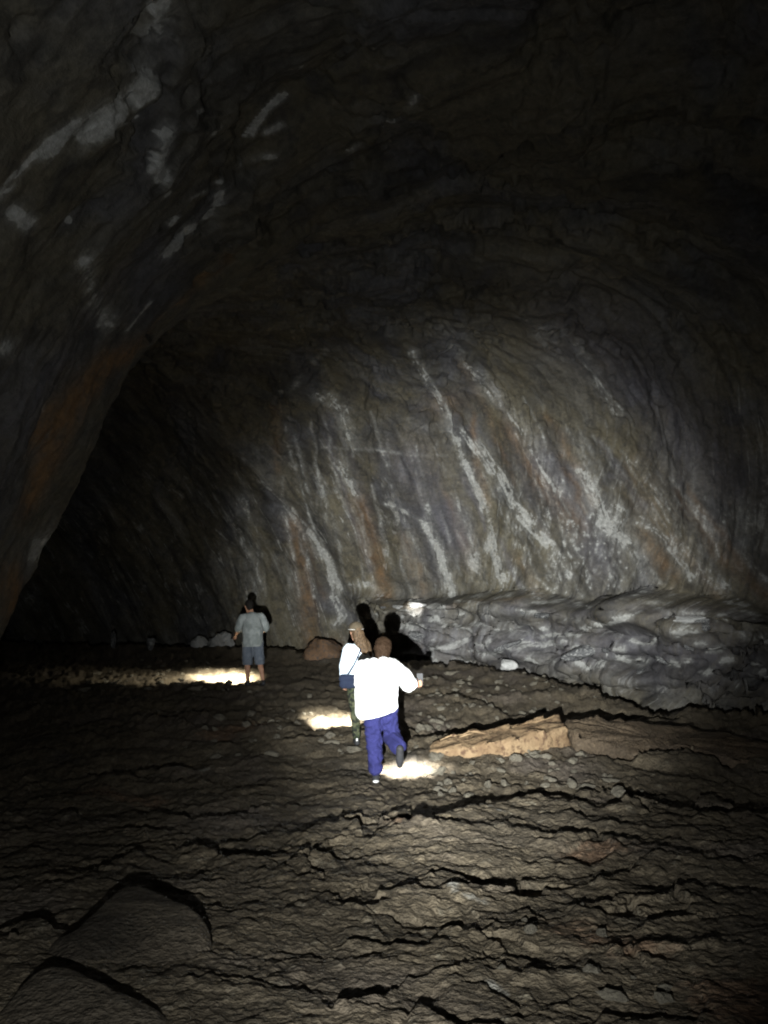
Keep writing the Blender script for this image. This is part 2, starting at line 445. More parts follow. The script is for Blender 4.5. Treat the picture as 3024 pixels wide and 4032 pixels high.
cave_floor = tag(grid_mesh('cave_floor', np.stack([XX, YY, ZZ], -1), M_FLOOR, {'stain': FS}), 'uneven brown lava floor with ropy crust ridges', kind='structure')

def ground(x, y):
    return float(floor_height(np.array([x], float), np.array([y], float))[0])

# ------------------------------------------------------------------ the vault
NS, NTH = 980, 680
def span(n):    # denser where the camera looks
    return np.linspace(0, 1, n)
Lp = catmull([(-4.2,-5),(-4.4,0),(-4.5,4),(-4.4,7.0),(-4.5,9.0),(-5.15,10.5),(-7.0,11.8),(-11.5,13.0),(-19,14)], 2000)
Rp = catmull([(8.0,-5),(8.0,0),(8.0,5),(7.7,9.5),(6.9,13.2),(4.7,16.9),(1.9,19.5),(-2.4,21.8),(-8,23.6),(-18,25.5)], 2000)
sq = np.interp(np.linspace(0, 1, NS), [0, .12, .86, 1], [0, .24, .85, 1])
ii = (sq * 1999).astype(int)
Lw, Rw = Lp[ii], Rp[ii]
tt = np.interp(np.linspace(0, 1, NTH), [0, .4, 1], [0, .5, 1])
ang = math.pi * (1 - tt)
nL, nR = 2.25, 2.15
ca, sa = np.cos(ang), np.sin(ang)
nn = np.where(ca < 0, nL, nR)
rad = (np.abs(ca) ** nn + np.abs(sa) ** nn) ** (-1 / nn)
xs, zs = ca * rad, sa * rad
ZB, APEX = -1.9, 6.45
Mid = (Lw + Rw) / 2; Half = (Rw - Lw) / 2
B = np.zeros((NS, NTH, 3))
B[..., :2] = Mid[:, None, :] + Half[:, None, :] * xs[None, :, None]
B[..., 2] = ZB + (APEX - ZB) * zs[None, :]
arc = np.concatenate([np.zeros((NS, 1)), np.cumsum(np.linalg.norm(np.diff(B, axis=1), axis=2), 1)], 1)
sl = np.r_[0, np.cumsum(np.linalg.norm(np.diff(Rw, axis=0), axis=1))]
sL = np.r_[0, np.cumsum(np.linalg.norm(np.diff(Lw, axis=0), axis=1))]
wR = tt[None, :]
along = sl[:, None] * wR + sL[:, None] * (1 - wR)
dirn = Half / np.linalg.norm(Half, axis=1)[:, None]
# the bench along the foot of the right-hand wall
rx = Rw[:, 0]
bench_on = sstep(-1.2, 0.6, rx)[:, None]
lip = 0.36 + 0.22 * sstep(2.0, 6.5, rx)[:, None] + 0.16 * fbm(along * 0.5, along * 0 + .3, 3, 3)
right = (xs > 0.3)[None, :]
hz = B[..., 2]
rough_b = fbm(along * 0.75, hz * 2.4, 4, 101, gain=.42)
prot = (0.80 + 0.30 * fbm(along * 0.5 + 8, hz * 0.7, 3, 111)) * sstep(lip + 0.16, lip - 0.20, hz) * bench_on * right
prot += 0.15 * np.exp(-((hz - lip + 0.05) / 0.10) ** 2) * bench_on * right * (0.5 + 0.8 * fbm(along * 0.9, hz * 0 + 2, 3, 117))
prot += sstep(lip + .05, lip - .15, hz) * bench_on * right * (0.36 * rough_b + 0.09 * (0.55 - vor(along * 0.9, hz * 2.6, 8)))
B[..., :2] -= dirn[:, None, :] * prot[..., None]

# surface normals of the smooth vault (pointing inward)
du = np.gradient(B, axis=0); dv = np.gradient(B, axis=1)
Nn = np.cross(du, dv); Nn /= np.linalg.norm(Nn, axis=2, keepdims=True) + 1e-9
cen = np.concatenate([Mid, np.full((NS, 1), 1.0)], 1)[:, None, :]
Nn *= np.sign(np.sum(Nn * (cen - B), -1))[..., None]
# lean of the drips: they run back along the tube as they climb the right wall
lean = np.interp(Rw[:, 0], [-12, -3, 0, 3, 6, 8], [0.0, 0.15, 0.35, 0.65, 0.85, 0.5])[:, None] * sstep(0.35, 0.75, wR)
U = along + lean * (hz - ZB)
V = arc
def fb(u, v, *a, **k): return fbm(u, v, *a, **k)
D = 0.30 * fb(U * 0.28, V * 0.16, 3, 201)
D += 0.13 * fb(U * 0.7, V * 0.30, 4, 211) * (1 - .4 * sstep(.2, .35, wR) * sstep(.8, .65, wR))
D += 0.014 * fb(U * 2.6, V * 0.6, 4, 221, ridged=True)
D += 0.042 * fb(U * 2.4, V * 1.9, 5, 231, gain=.58)
wC = sstep(0.16, 0.34, wR) * sstep(0.84, 0.66, wR)
bx, by = B[..., 0], B[..., 1]
Dp = 0.30 * fb(bx * 0.22, by * 0.22, 3, 261) + 0.11 * fb(bx * 0.8 + by * .3, by * 0.7, 4, 271) + 0.03 * fb(bx * 3.0, by * 2.6, 4, 281, gain=.55)
plate = fb(bx * 0.55 + 4, by * 0.5, 4, 291, gain=.6)
Dp += -0.16 * sstep(0.10, 0.16, plate) - 0.10 * sstep(-0.22, -0.17, plate) - 0.10 * sstep(0.38, 0.42, plate)     # flaked-off ceiling plates
D = D * (1 - .62 * wC) + Dp * .75 * wC + wC * .12 * fb(U * 1.0, V * .10, 3, 297, ridged=True)
spl = sstep(0.15, 0.5, fb(U * 0.5, V * 0.35, 3, 241))          # spalled ceiling plates
D += -0.02 * spl * sstep(0.25, 0.4, wR) * sstep(0.8, 0.6, wR)
keep = 1 - 0.45 * bench_on * right * (hz < lip + 0.1)
W = B + Nn * (D * keep)[..., None]

# pixel lookup of the wall, nearest surface first
def project(P):
    c, s = math.cos(PITCH), math.sin(PITCH)
    q = P - np.array([0, 0, CAM_Z])
    dep = q[..., 1] * c + q[..., 2] * s
    up = -q[..., 1] * s + q[..., 2] * c
    dep_ = np.where(dep > 0.2, dep, 1e-3)
    return 384 + F_PX * q[..., 0] / dep_, 512 - F_PX * up / dep_, dep
_w = W[::2, ::2].reshape(-1, 3)
_px, _py, _dp = project(_w)
_ok = (_dp > 1.0) & (_px > -60) & (_px < 830) & (_py > -60) & (_py < 1084)
_w, _px, _py, _dp = _w[_ok], _px[_ok], _py[_ok], _dp[_ok]
_cell = {}
for _i, (_a, _b) in enumerate(zip((_px // 10).astype(int).tolist(), (_py // 10).astype(int).tolist())): _cell.setdefault((_a, _b), []).append(_i)
def wall_pt(px, py):
    a, b = int(px // 10), int(py // 10)
    for rr in (1, 2, 4, 8, 16):
        near = [i for da in range(-rr, rr + 1) for db in range(-rr, rr + 1) for i in _cell.get((a + da, b + db), ())]
        if near: break
    near = np.array(near)
    d = np.hypot(_px[near] - px, _py[near] - py)
    m = d < max(4.0, d.min() * 1.3); near, d = near[m], d[m]
    m = _dp[near] < _dp[near].min() + 1.2
    return _w[near[m][np.argmin(d[m])]]
def W0(*p): return np.array([wall_pt(x * 1.8228 * K, y * 1.8228 * K) for x, y in p])

ST = np.zeros((NS, NTH, 4))
_Wf = W.reshape(-1, 3); _Sf = ST.reshape(-1, 4)
def stain(ch, amt, width, *pts, w2=None, ends=True):
    if ch == 0 and len(pts) >= 3 and max(width, w2 or 0) >= 9:       # a soft band with thin drip lines in it
        n_ = len(pts); w_b = w2 if w2 is not None else width
        stain1(ch, amt * .8, width * .85, *pts, w2=w_b * .9)
        for f in range(3):
            o0 = random.uniform(-.9, .9); o1 = random.uniform(-.9, .9)
            q_ = [(x + (o0 + (o1 - o0) * i / n_) * (width + (w_b - width) * i / n_) + random.uniform(-2, 2), y + random.uniform(-3, 3)) for i, (x, y) in enumerate(pts)]
            a_i = random.choice((0, 0, 1)) if n_ > 3 else 0
            stain1(ch, min(1.4, amt * 1.5), 3.0, *q_[a_i:], w2=random.uniform(3.5, 7))
    else: stain1(ch, amt, width, *pts, w2=w2)
def stain1(ch, amt, width, *pts, w2=None):
    """mineral stain, or for DARK a darker tone, along a line on the rock; width in the picture's pixels (1659 wide)"""
    line = W0(*pts)
    if len(line) == 1: line = np.vstack([line, line + 0.01])
    dep = project(line)[2].mean()
    w0 = width * 0.463 * dep / F_PX; w1 = (w2 if w2 is not None else width) * 0.463 * dep / F_PX
    wm = max(w0, w1)
    lo = line.min(0) - 2.5 * wm; hi = line.max(0) + 2.5 * wm
    m = np.where(np.all((_Wf > lo) & (_Wf < hi), axis=1))[0]
    d, par, seg = poly_dist(_Wf[m], line)
    w = w0 + (w1 - w0) * par
    _Sf[m, ch] = np.maximum(_Sf[m, ch], amt * np.exp(-(d / w) ** 2))
WHITE, RUST, GLAZE, DARK = 0, 1, 2, 3
# the far wall and right-hand wall
stain(WHITE, .52, 10, (975,745), (1050,830), w2=26); stain(WHITE, .55, 26, (1050,830), (1130,925), (1180,1010), (1210,1060), w2=16)
stain(WHITE, .55, 10, (890,760), (915,810), (960,880), (985,950), w2=16)
stain(WHITE, .9, 12, (985,950), (1010,1010), (1045,1090), (1065,1170), (1085,1245), w2=20)
stain(WHITE, .7, 14, (1030,960), (1085,1040), (1130,1120), (1190,1180), w2=16)
stain(WHITE, .6, 9, (1000,930), (1060,1020), (1150,1130))
stain(WHITE, .8, 12, (1250,1015), (1275,1060), (1300,1130), (1345,1170), w2=30)
stain(WHITE, .55, 26, (1310,1090), (1380,1200), (1390,1280), w2=18)
stain(WHITE, .5, 14, (1330,1090), (1430,1160), (1490,1250))
stain(WHITE, .8, 22, (1020,1210), (1030,1285)); stain(WHITE, .75, 14, (1050,1180), (1075,1290)); stain(WHITE, .7, 10, (1085,1250), (1100,1290))
stain(WHITE, .8, 12, (915,1130), (945,1190), (975,1280), w2=24)
stain(WHITE, .7, 5, (830,1090), (870,1105), (920,1132))
stain1(WHITE, .45, 3.5, (620,965), (700,968), (830,975), (900,985), (965,985))
stain(WHITE, .5, 8, (680,780), (700,760), (640,830), (600,850))
stain(WHITE, .5, 22, (690,850), (740,880), (755,950))
stain(WHITE, .55, 16, (735,1000), (750,1030), (770,1070)); stain(WHITE, .5, 10, (690,1030), (700,1090))
stain(WHITE, .6, 12, (620,1100), (660,1150), (700,1200), (730,1270), w2=22)
stain(WHITE, .45, 18, (525,1080), (540,1180), (550,1290))
stain(WHITE, .5, 10, (760,1265), (800,1262), (825,1290)); stain(WHITE, .6, 12, (720,1290), (740,1330), (725,1350))
stain(WHITE, .45, 30, (1140,690), (1190,720)); stain(WHITE, .42, 20, (1240,740), (1290,830), (1340,900))
stain(WHITE, .4, 14, (1380,1000), (1440,1100), (1480,1190)); stain(WHITE, .45, 16, (1490,1180), (1510,1240), (1560,1270), w2=26)
stain(WHITE, .35, 50, (1600,1120), (1659,1180))
for _ in range(110):                                # popcorn crust on the right wall
    x = random.gauss(1275, 60); y = random.uniform(1110, 1285)
    if x < 1180 + (y - 1100) * .25: x += 70
    stain(WHITE, random.uniform(.6, 1.0), random.uniform(2.5, 5.5), (x, y))
for _ in range(60):
    x = random.gauss(1180, 35); y = random.uniform(1090, 1280)
    stain(WHITE, random.uniform(.5, .8), random.uniform(2.0, 3.5), (x, y), (x + 5, y + 12))
for _ in range(150):                                # fine drips fanning down the far wall
    x = random.uniform(480, 1560); y = random.uniform(880, 1200) if x < 1000 else random.uniform(760, 1200); ln = random.uniform(90, 330)
    y = max(y, 1010 - abs(x - 950) * .9 if x < 950 else 760 + (x - 950) * .55)
    lean_ = float(np.interp(x, [480, 700, 950, 1200, 1500], [.12, .2, .34, .55, .75])) + random.gauss(0, .06)
    e = min(y + ln, 1288); q_ = [(x + (yy - y) * lean_ + random.gauss(0, 3), yy) for yy in np.linspace(y, e, 6)]
    kind = random.choice((0, 0, 0, 0, 0, 1, 3, 3, 2))
    stain1(kind, random.uniform(.25, .62) if kind == 0 else random.uniform(.3, .7), random.uniform(2.5, 4.5) if kind == 0 else random.uniform(5, 16), *q_, w2=random.uniform(3, 7) if kind == 0 else random.uniform(6, 20))
stain(RUST, .9, 20, (640,1130), (655,1230), (665,1330), (670,1400)); stain(RUST, 1.0, 20, (775,1080), (800,1170), (820,1230), (830,1285))
stain(RUST, .6, 26, (1100,930), (1170,1040), (1240,1130)); stain(RUST, .6, 28, (1400,1150), (1450,1240))
stain(RUST, .35, 30, (1000,860), (940,880)); stain(RUST, .35, 18, (870,1160), (890,1240))
stain(GLAZE, .9, 60, (890,1010), (930,1080), (985,1170), w2=48); stain(GLAZE, .5, 40, (1240,1130), (1290,1230))
stain(GLAZE, .7, 120, (1250,700), (1420,850), (1560,1020)); stain(GLAZE, .6, 60, (1180,1000), (1290,1180)); stain(GLAZE, .5, 60, (1560,1150), (1659,1250)); stain(RUST, .35, 60, (1380,1050), (1450,1180))
stain(DARK, .5, 14, (925,1140), (970,1230)); stain(DARK, .5, 20, (1010,830), (1000,870)); stain(DARK, .45, 26, (930,780), (940,820))
stain(DARK, .45, 18, (690,1060), (680,1110)); stain(DARK, .35, 60, (480,1000), (450,1100)); stain(DARK, .4, 16, (1330,930), (1420,1050), (1470,1150))
# bench crust
for x, y, w, l in ((1000,1330,14,40),(1040,1350,14,30),(890,1350,22,40),(860,1320,14,26),(1090,1360,10,30),(1150,1320,14,30),(1120,1400,20,40),(1190,1390,16,40),(1230,1370,14,40),
                   (1260,1400,14,40),(1290,1350,14,60),(1060,1410,20,30),(950,1400,26,40),(920,1430,24,30),(990,1390,14,30),(1340,1420,16,40),(1300,1440,18,30),(1390,1390,14,40),(1480,1370,12,40),
                   (1560,1400,14,40),(1620,1460,24,50),(1350,1330,10,60),(1430,1300,7,50),(1180,1300,12,40),(1250,1310,10,40),(940,1310,18,30),(1010,1300,10,60),(800,1330,10,20),(1590,1300,14,40)):
    stain(WHITE, random.uniform(.5, .8), w * .8, (x - l * .5, y + random.uniform(-6, 6)), (x, y), (x + l * .5, y + random.uniform(-6, 6)))
stain(WHITE, 1.0, 16, (880,1300), (905,1302))  # white patch paints the phone's light spot onto the ledge
stain1(WHITE, .22, 40, (860,1360), (1000,1380), (1100,1370)); stain(DARK, .55, 26, (1080,1340), (1250,1345), (1400,1360)); stain(DARK, .6, 40, (1330,1430), (1500,1440), (1659,1450)); stain(DARK, .4, 30, (1050,1430), (1200,1440))  # DARK bands put the beam's fall-off into the bench colour
for _ in range(90):
    x = random.uniform(850, 1650); y = random.uniform(1305, 1430 + max(0, (x - 1150) * .1)); l = random.uniform(6, 22)
    stain1(0, random.uniform(.4, .95), random.uniform(3, 8), (x - l, y + random.uniform(-5, 5)), (x, y), (x + l, y + random.uniform(-4, 10)))
stain(GLAZE, .9, 60, (880,1390), (1100,1400)); stain(DARK, .35, 40, (1300,1360), (1500,1390), (1659,1420)); stain(GLAZE, .9, 70, (1150,1380), (1500,1420), (1659,1460)); stain(GLAZE, .7, 30, (1100,1320), (1659,1340))  # DARK band again paints the right end dimmer, as the beam fades
stain(RUST, .7, 20, (690,1400), (725,1400)); stain(RUST, .4, 12, (830,1310), (1000,1300), (1120,1290))
# left wall and ceiling
stain(RUST, 1.5, 46, (90,930), (140,900), (230,790), (310,730), w2=30); stain(RUST, 1.2, 38, (60,1090), (100,1000), (130,930))
stain(RUST, 1.0, 20, (330,700), (430,610), (500,540)); stain(RUST, 1.3, 44, (20,1250), (40,1310))
stain(GLAZE, .4, 90, (40,880), (150,760)); stain(GLAZE, .4, 60, (180,700), (300,560))
stain(WHITE, 2.2 * .62, 44, (195,280), (225,270), (255,250)); stain(WHITE, 2.2 * .5, 26, (150,280), (100,320)); stain(WHITE, 2.2 * .5, 36, (300,200), (330,165)); stain(WHITE, 2.2 * .4, 14, (300,150), (310,90), (340,50), (330,5))
stain(WHITE, 2.2 * .35, 30, (340,10), (350,60)); stain(WHITE, 2.2 * .6, 18, (355,285), (345,350), (352,390)); stain(WHITE, 2.2 * .55, 7, (310,320)); stain(WHITE, 2.2 * .5, 8, (330,370))
stain(WHITE, 2.2 * .6, 9, (352,425)); stain(WHITE, 2.2 * .7, 5, (425,240), (448,236)); stain(WHITE, 2.2 * .5, 8, (460,290), (468,275))
stain(WHITE, 2.2 * .6, 20, (360,545), (400,500), (450,460), (475,420), w2=18); stain(WHITE, 2.2 * .5, 8, (370,480), (420,430), (480,395))
stain(WHITE, 2.2 * .55, 9, (540,290), (575,240), (610,205)); stain(WHITE, 2.2 * .5, 8, (575,290), (605,275)); stain(WHITE, 2.2 * .4, 10, (520,355), (590,340)); stain(WHITE, 2.2 * .9, 9, (142,476), (152,470))
stain(WHITE, 2.2 * .5, 18, (25,450), (70,480)); stain(WHITE, 2.2 * .35, 14, (0,420), (60,350), (100,310)); stain(RUST, .3, 18, (0,400), (60,340))
stain(WHITE, 2.2 * .4, 5, (655,145)); stain(WHITE, 2.2 * .35, 30, (190,560), (200,640), (230,700)); stain(WHITE, 2.2 * .4, 7, (270,720), (330,650)); stain(WHITE, 2.2 * .35, 14, (0,760), (110,680))
stain(WHITE, 2.2 * .5, 6, (85,880), (110,866)); stain(WHITE, 2.2 * .3, 12, (760,320), (850,260), (900,210)); stain(WHITE, 2.2 * .3, 30, (80,1180), (70,1290))
stain(DARK, .75, 24, (230,340), (140,370), (110,430)); stain(DARK, .6, 20, (310,250), (320,300)); stain(DARK, .6, 40, (480,170), (600,120), (720,60)); stain(DARK, .5, 34, (60,560), (120,620))
stain(DARK, .5, 26, (480,210), (420,300)); stain(DARK, .4, 40, (330,850), (480,850)); stain(DARK, .45, 60, (230,1030), (300,960))
# overhanging ceiling plates: a real notch in the rock
def notch(depth, width, *pts):
    line = W0(*pts); dep = project(line)[2].mean(); w = width * .463 * dep / F_PX
    lo = line.min(0) - 2 * w; hi = line.max(0) + 2 * w
    m = np.where(np.all((_Wf > lo) & (_Wf < hi), axis=1))[0]
    d, par, seg = poly_dist(_Wf[m], line)
    NO[m] += depth * np.exp(-(d / w) ** 4) * sstep(0, .1, par) * sstep(1, .9, par)
NO = np.zeros(NS * NTH)
notch(.55, 16, (930,500), (1010,475), (1100,468), (1250,482), (1380,492))
notch(.3, 10, (1000,380), (1080,345), (1150,310))
notch(.3, 9, (530,835), (560,850), (600,870)); notch(.25, 10, (300,735), (340,720))
notch(.3, 10, (760,730), (830,715), (900,720)); notch(.25, 8, (1095,480), (1180,500))
for pts in (((985,640),(1100,610)), ((820,600),(900,590),(960,600))): notch(.25, 9, *pts)
W = W - Nn * NO.reshape(NS, NTH)[..., None]

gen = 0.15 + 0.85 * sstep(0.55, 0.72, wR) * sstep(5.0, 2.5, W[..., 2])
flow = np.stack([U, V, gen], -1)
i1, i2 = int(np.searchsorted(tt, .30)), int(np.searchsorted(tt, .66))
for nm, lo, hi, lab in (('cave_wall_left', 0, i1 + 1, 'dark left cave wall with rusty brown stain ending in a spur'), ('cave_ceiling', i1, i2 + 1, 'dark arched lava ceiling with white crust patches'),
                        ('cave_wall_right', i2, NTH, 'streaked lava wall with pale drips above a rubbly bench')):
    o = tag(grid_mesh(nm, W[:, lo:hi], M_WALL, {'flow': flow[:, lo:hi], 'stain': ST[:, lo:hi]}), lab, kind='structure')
    if nm == 'cave_wall_right': cave_wall_right = o
    if nm == 'cave_ceiling': cave_ceiling = o
# rear and far ends of the tube closed with rock
def end_cap(name, ring, push):
    c = ring.mean(0); c[2] = 1.5
    t = np.linspace(0, 1, 24)[:, None, None]
    P = ring[None] * (1 - t) + c * t + np.array(push) * (1 - (1 - t) ** 2)
    P += 0.15 * np.stack([fbm(P[..., 0] * .6, P[..., 2] * .6, 3, 301)] * 3, -1) * t
    o = grid_mesh(name, P, M_WALL, {'flow': np.stack([P[..., 0], P[..., 2], P[..., 1] * 0], -1), 'stain': np.zeros(P.shape[:2] + (4,))})
    return tag(o, kind='structure')
end_cap('cave_wall_rear', W[0, ::4].copy(), (0, -1.5, 0))
end_cap('cave_wall_far', W[-1, ::4].copy(), (-3.0, 0.5, 0))

# ------------------------------------------------------------------ stones, slabs, boulders
def rock_mesh(name, mat, seed, sub=3, size=(1, 1, 1), rough=0.35, cuts=6, flat=False):
    bm = bmesh.new(); bmesh.ops.create_icosphere(bm, subdivisions=sub, radius=1.0)
    r = np.random.default_rng(seed)
    v = np.array([q.co[:] for q in bm.verts])
    for _ in range(cuts):                     # chop flat facets
        n = r.normal(size=3); n /= np.linalg.norm(n); lim = r.uniform(.55, .85)
        dd = v @ n; v -= np.outer(np.maximum(dd - lim, 0) * .9, n)
    nz = fbm(v[:, 0] * 1.7 + v[:, 2] * 1.1 + seed, v[:, 1] * 1.7 - v[:, 2] * .9, 4, seed)
    v *= (1 + rough * .5 * nz)[:, None]
    v *= np.array(size)
    for q, c in zip(bm.verts, v): q.co = c
    for f in bm.faces: f.smooth = not flat
    me = bpy.data.meshes.new(name); bm.to_mesh(me); bm.free(); me.materials.append(mat)
    return me

def put(name, me, loc, rot=(0, 0, 0), sc=(1, 1, 1), parent=None):
    o = link(bpy.data.objects.new(name, me)); o.location = loc; o.rotation_euler = rot; o.scale = sc; o.parent = parent
    return o

# loose stones lying on the floor: alike pieces of the floor
stone_me = [rock_mesh('stone', M_STONE, 400 + k, 2, (1, .6 + .05 * k, .45 + .04 * k), .9, 11, True) for k in range(9)]
zones = [((920, 1630, 1260, 1655), 22), ((900, 1480, 1180, 1575), 70), ((150, 1425, 560, 1500), 60), ((900, 1445, 1300, 1520), 50), ((560, 1540, 900, 1640), 26), ((930, 1650, 1400, 1720), 34), ((300, 1500, 700, 1640), 24), ((1050, 1880, 1450, 2150), 14)]
for (x0_, y0_, x1_, y1_), n in zones:
    for k in range(n):
        p = floor_pt(random.uniform(x0_, x1_) * .463, random.uniform(y0_, y1_) * .463)
        s = random.choice((.035, .045, .055, .07, .09)) * (1.0 if p[1] > 7 else .5)
        put('stone', random.choice(stone_me), (p[0], p[1], ground(*p) + s * .1), (random.uniform(-.4, .4), random.uniform(-.4, .4), random.uniform(0, 6.3)), (s * random.uniform(.8, 1.5), s, s), cave_floor)
# rubble in the bench face: pieces of the right-hand wall
rub_me = [rock_mesh('stone', M_GREY, 500 + k, 3, (1.2, .8, .7), .55) for k in range(7)]
for k in range(12):
    x = random.uniform(800, 1650); y = random.uniform(1310, 1440 + max(0, (x - 1150) * .12))
    p = wall_pt(x * .463, y * .463)
    s = random.choice((.08, .11, .14, .19, .26)) * (1.0 if x > 1000 else .8)
    put('stone', random.choice(rub_me), (p[0], p[1] + s * .25, p[2]), (random.uniform(-.5, .5), random.uniform(-.4, .4), random.uniform(0, 6.3)), (s * random.uniform(1, 1.9), s, s * random.uniform(.5, 1)), cave_wall_right)
# pale plates along the bench lip; the small ones added to brighten the torch spot
plate_me = [rock_mesh('pale_plate', M_PALE, 560 + k, 3, (1.6, .7, .28), .5) for k in range(3)]
for (x, y, w, s) in ((1475, 1338, .36, .26), (897, 1305, .22, .3), (925, 1300, .2, .22), (860, 1310, .2, .2)):
    p = wall_pt(x * .463, y * .463)
    put('pale_plate', random.choice(plate_me), (p[0], p[1], p[2]), (random.uniform(-.1, .1), random.uniform(-.1, .1), math.atan2(-.9, .55) + random.uniform(-.2, .2)), (w, w * .8, s), cave_wall_right)

def boulder(name, mat, seed, px, py, w, h, label, cat, depth=None, dz=0.0, rough=.4, rz=0.0):
    if depth is None:
        p = floor_pt(px * .463, py * .463); z = ground(p[0], p[1])
    else:
        q = at(px * .463, py * .463, depth); p = q[:2]; z = q[2]
    me = rock_mesh(name, mat, seed, 4, (w / 2, w * .38, h * .62), rough, 7)
    o = put(name, me, (p[0], p[1], z + h * .35 + dz), (0, 0, rz))
    return tag(o, label, cat)
boulder('boulder', M_PALE, 611, 438, 1412, .70, .46, 'pale grey rounded boulder with a flat top left of the dim walker', 'boulder', depth=21.0)
boulder('boulder', M_PALE, 613, 476, 1412, .62, .56, 'pale grey pointed boulder beside the rounded one near the dim walker', 'boulder', depth=20.8, rough=.9)
boulder('boulder', M_GREY, 617, 245, 1392, .16, .34, 'small dim grey rock at the back of the dark side passage', 'rock', depth=20.6)
boulder('boulder', M_GREY, 619, 326, 1398, .22, .32, 'thin leaning grey rock in the dark passage left of pale boulders', 'rock', depth=20.6)
boulder('boulder', M_ORANGE, 623, 702, 1436, 1.05, .66, 'rusty orange boulder at the wall foot behind the long-haired walker', 'boulder', depth=19.2)
boulder('boulder', M_PALE, 629, 1098, 1464, .42, .18, 'flat whitish rock on the floor edge under the bench', 'rock', dz=.06)

# upheaved crust slabs: outline extruded, tilted, chipped
def slab(name, mat, top, thick, seed, label, cat, drop=0.0, sub=12, rise=None):
    """top: floor outline (N,2), front edge first; rise: height of every outline point over the floor"""
    r = np.random.default_rng(seed)
    pts = []
    n = len(top)
    for i in range(n):
        a, b = top[i], top[(i + 1) % n]; ra, rb = rise[i], rise[(i + 1) % n]
        for k in range(sub):
            t = k / sub; p = a + (b - a) * t
            pts.append((p[0] + r.normal() * .004, p[1] + r.normal() * .004, ra + (rb - ra) * t + .03 * float(pn(np.array([p[0] * 5.0]), np.array([p[1] * 5.0]), seed)[0])))
    pts = np.array(pts)
    c = pts.mean(0)
    bm = bmesh.new()
    rings = []
    zb = np.array([z0(p[1]) for p in pts])
    rise_s = pts[:, 2].copy()
    for sc, off, sm in ((1.0, -thick, 0), (1.015, -thick * .8, 0), (1.02, -thick * .6, 0), (1.02, -thick * .4, 0), (1.015, -thick * .2, 0), (1.0, -.035, 0), (.985, -.008, 0), (.95, 0.0, 1), (.88, .004, 2), (.75, .008, 4), (.6, .01, 6), (.4, .01, 10), (.2, .01, 20)):
        rs = rise_s.copy()
        for _ in range(sm): rs = (np.roll(rs, 1) + rs + np.roll(rs, -1)) / 3
        ring = []
        for p, zz, rr in zip(pts, zb, rs):
            x = c[0] + (p[0] - c[0]) * sc; y = c[1] + (p[1] - c[1]) * sc
            hh = c[2] + (rr - c[2]) * min(1, sc)
            nz = .06 * float(fbm(np.array([x * 4.0 + off * 5]), np.array([y * 4.0 - off * 11]), 4, seed, .6)[0])
            ring.append(bm.verts.new((x + nz * (sc > .9), y + nz * (sc > .9), z0(y) + hh + off + nz * .6)))
        rings.append(ring)
    m = len(pts)
    for ra, rb in zip(rings[:-1], rings[1:]):
        for i in range(m): bm.faces.new((ra[i], ra[(i + 1) % m], rb[(i + 1) % m], rb[i]))
    bm.faces.new(rings[-1]); bm.faces.new(rings[0][::-1])
    bmesh.ops.recalc_face_normals(bm, faces=bm.faces)
    for f in bm.faces: f.smooth = True
    cm = Vector((c[0], c[1], float(z0(c[1]))))
    for v in bm.verts: v.co -= cm
    me = bpy.data.meshes.new(name); bm.to_mesh(me); bm.free(); me.materials.append(mat)
    o = put(name, me, cm)
    return tag(o, label, cat) if label else o

f0 = A0((930,1636), (1010,1642), (1100,1640), (1180,1628), (1228,1618))
back = [f0[-1] + (-.05, .50), f0[-2] + (0, .55), f0[2] + (0, .55), f0[1] + (0, .5), f0[0] + (.05, .35)]
slab('rock_slab', M_TAN, np.vstack([f0, back]), .55, 701, 'raised tan rock slab lit yellow on its front face', 'rock slab', rise=[.10, .17, .23, .28, .29, .33, .33, .28, .22, .14])
f1 = A0((1240,1622), (1320,1628), (1420,1632), (1540,1640), (1659,1650))
back = [f1[-1] + (.6, .55), f1[-2] + (.2, 1.0), f1[2] + (0, 1.0), f1[1] + (0, .8), f1[0] + (0, .55)]
slab('rock_slab', M_BROWN, np.vstack([f1, back]), .5, 703, 'broad dull brown crust slab right of the tan one', 'rock slab', rise=[.20, .07, .0, -.04, -.05, .08, .15, .23, .30, .31])
# smooth lobes in the left foreground: pieces of the floor
def lobe(front, crest, h, seed):
    """crest: points of the far rim; front: points of the near rim; a pillow whose far side breaks off"""
    cr = catmull(crest, 60); fr = catmull(front, 60)
    n = 30
    t = np.linspace(0, 1, n)[:, None, None]
    P2 = fr[None] * (1 - t) + cr[None] * t
    e = np.linspace(0, 1, 60)[None, :]
    prof = (1 - (1 - t[..., 0]) ** 2.2) * (np.clip(4 * e * (1 - e), 0, 1) ** .45)
    z = z0(P2[..., 1]) - .06 + (h + .06) * prof + .010 * fbm(P2[..., 0] * 4, P2[..., 1] * 4, 4, seed)
    top = np.concatenate([P2, z[..., None]], -1)
    last = top[-1]
    skirt = []
    for k, (dy, dz) in enumerate(((.012, -.02), (.02, -.08), (.0, -.2), (-.05, -h - .3))):
        q = last.copy(); q[:, 1] += dy + .012 * pn(np.arange(60) * .4, np.full(60, k * 3.1), seed); q[:, 2] += dz; skirt.append(q)
    P = np.concatenate([top, np.array(skirt)], 0)
    o = grid_mesh('lava_slab', P, M_SLAB); o.parent = cave_floor
    return o
cr1 = A4((180,960), (240,920), (320,905), (420,825), (500,757), (560,722), (650,738), (750,770), (850,820), (905,865), (930, 930))
fr1 = A4((180,1010), (270,1060), (360,1090), (450,1090), (540,1075), (620,1070), (690,1060), (760,1045), (820,1020), (870,990), (920, 960))
lobe(fr1, cr1, .09, 801)
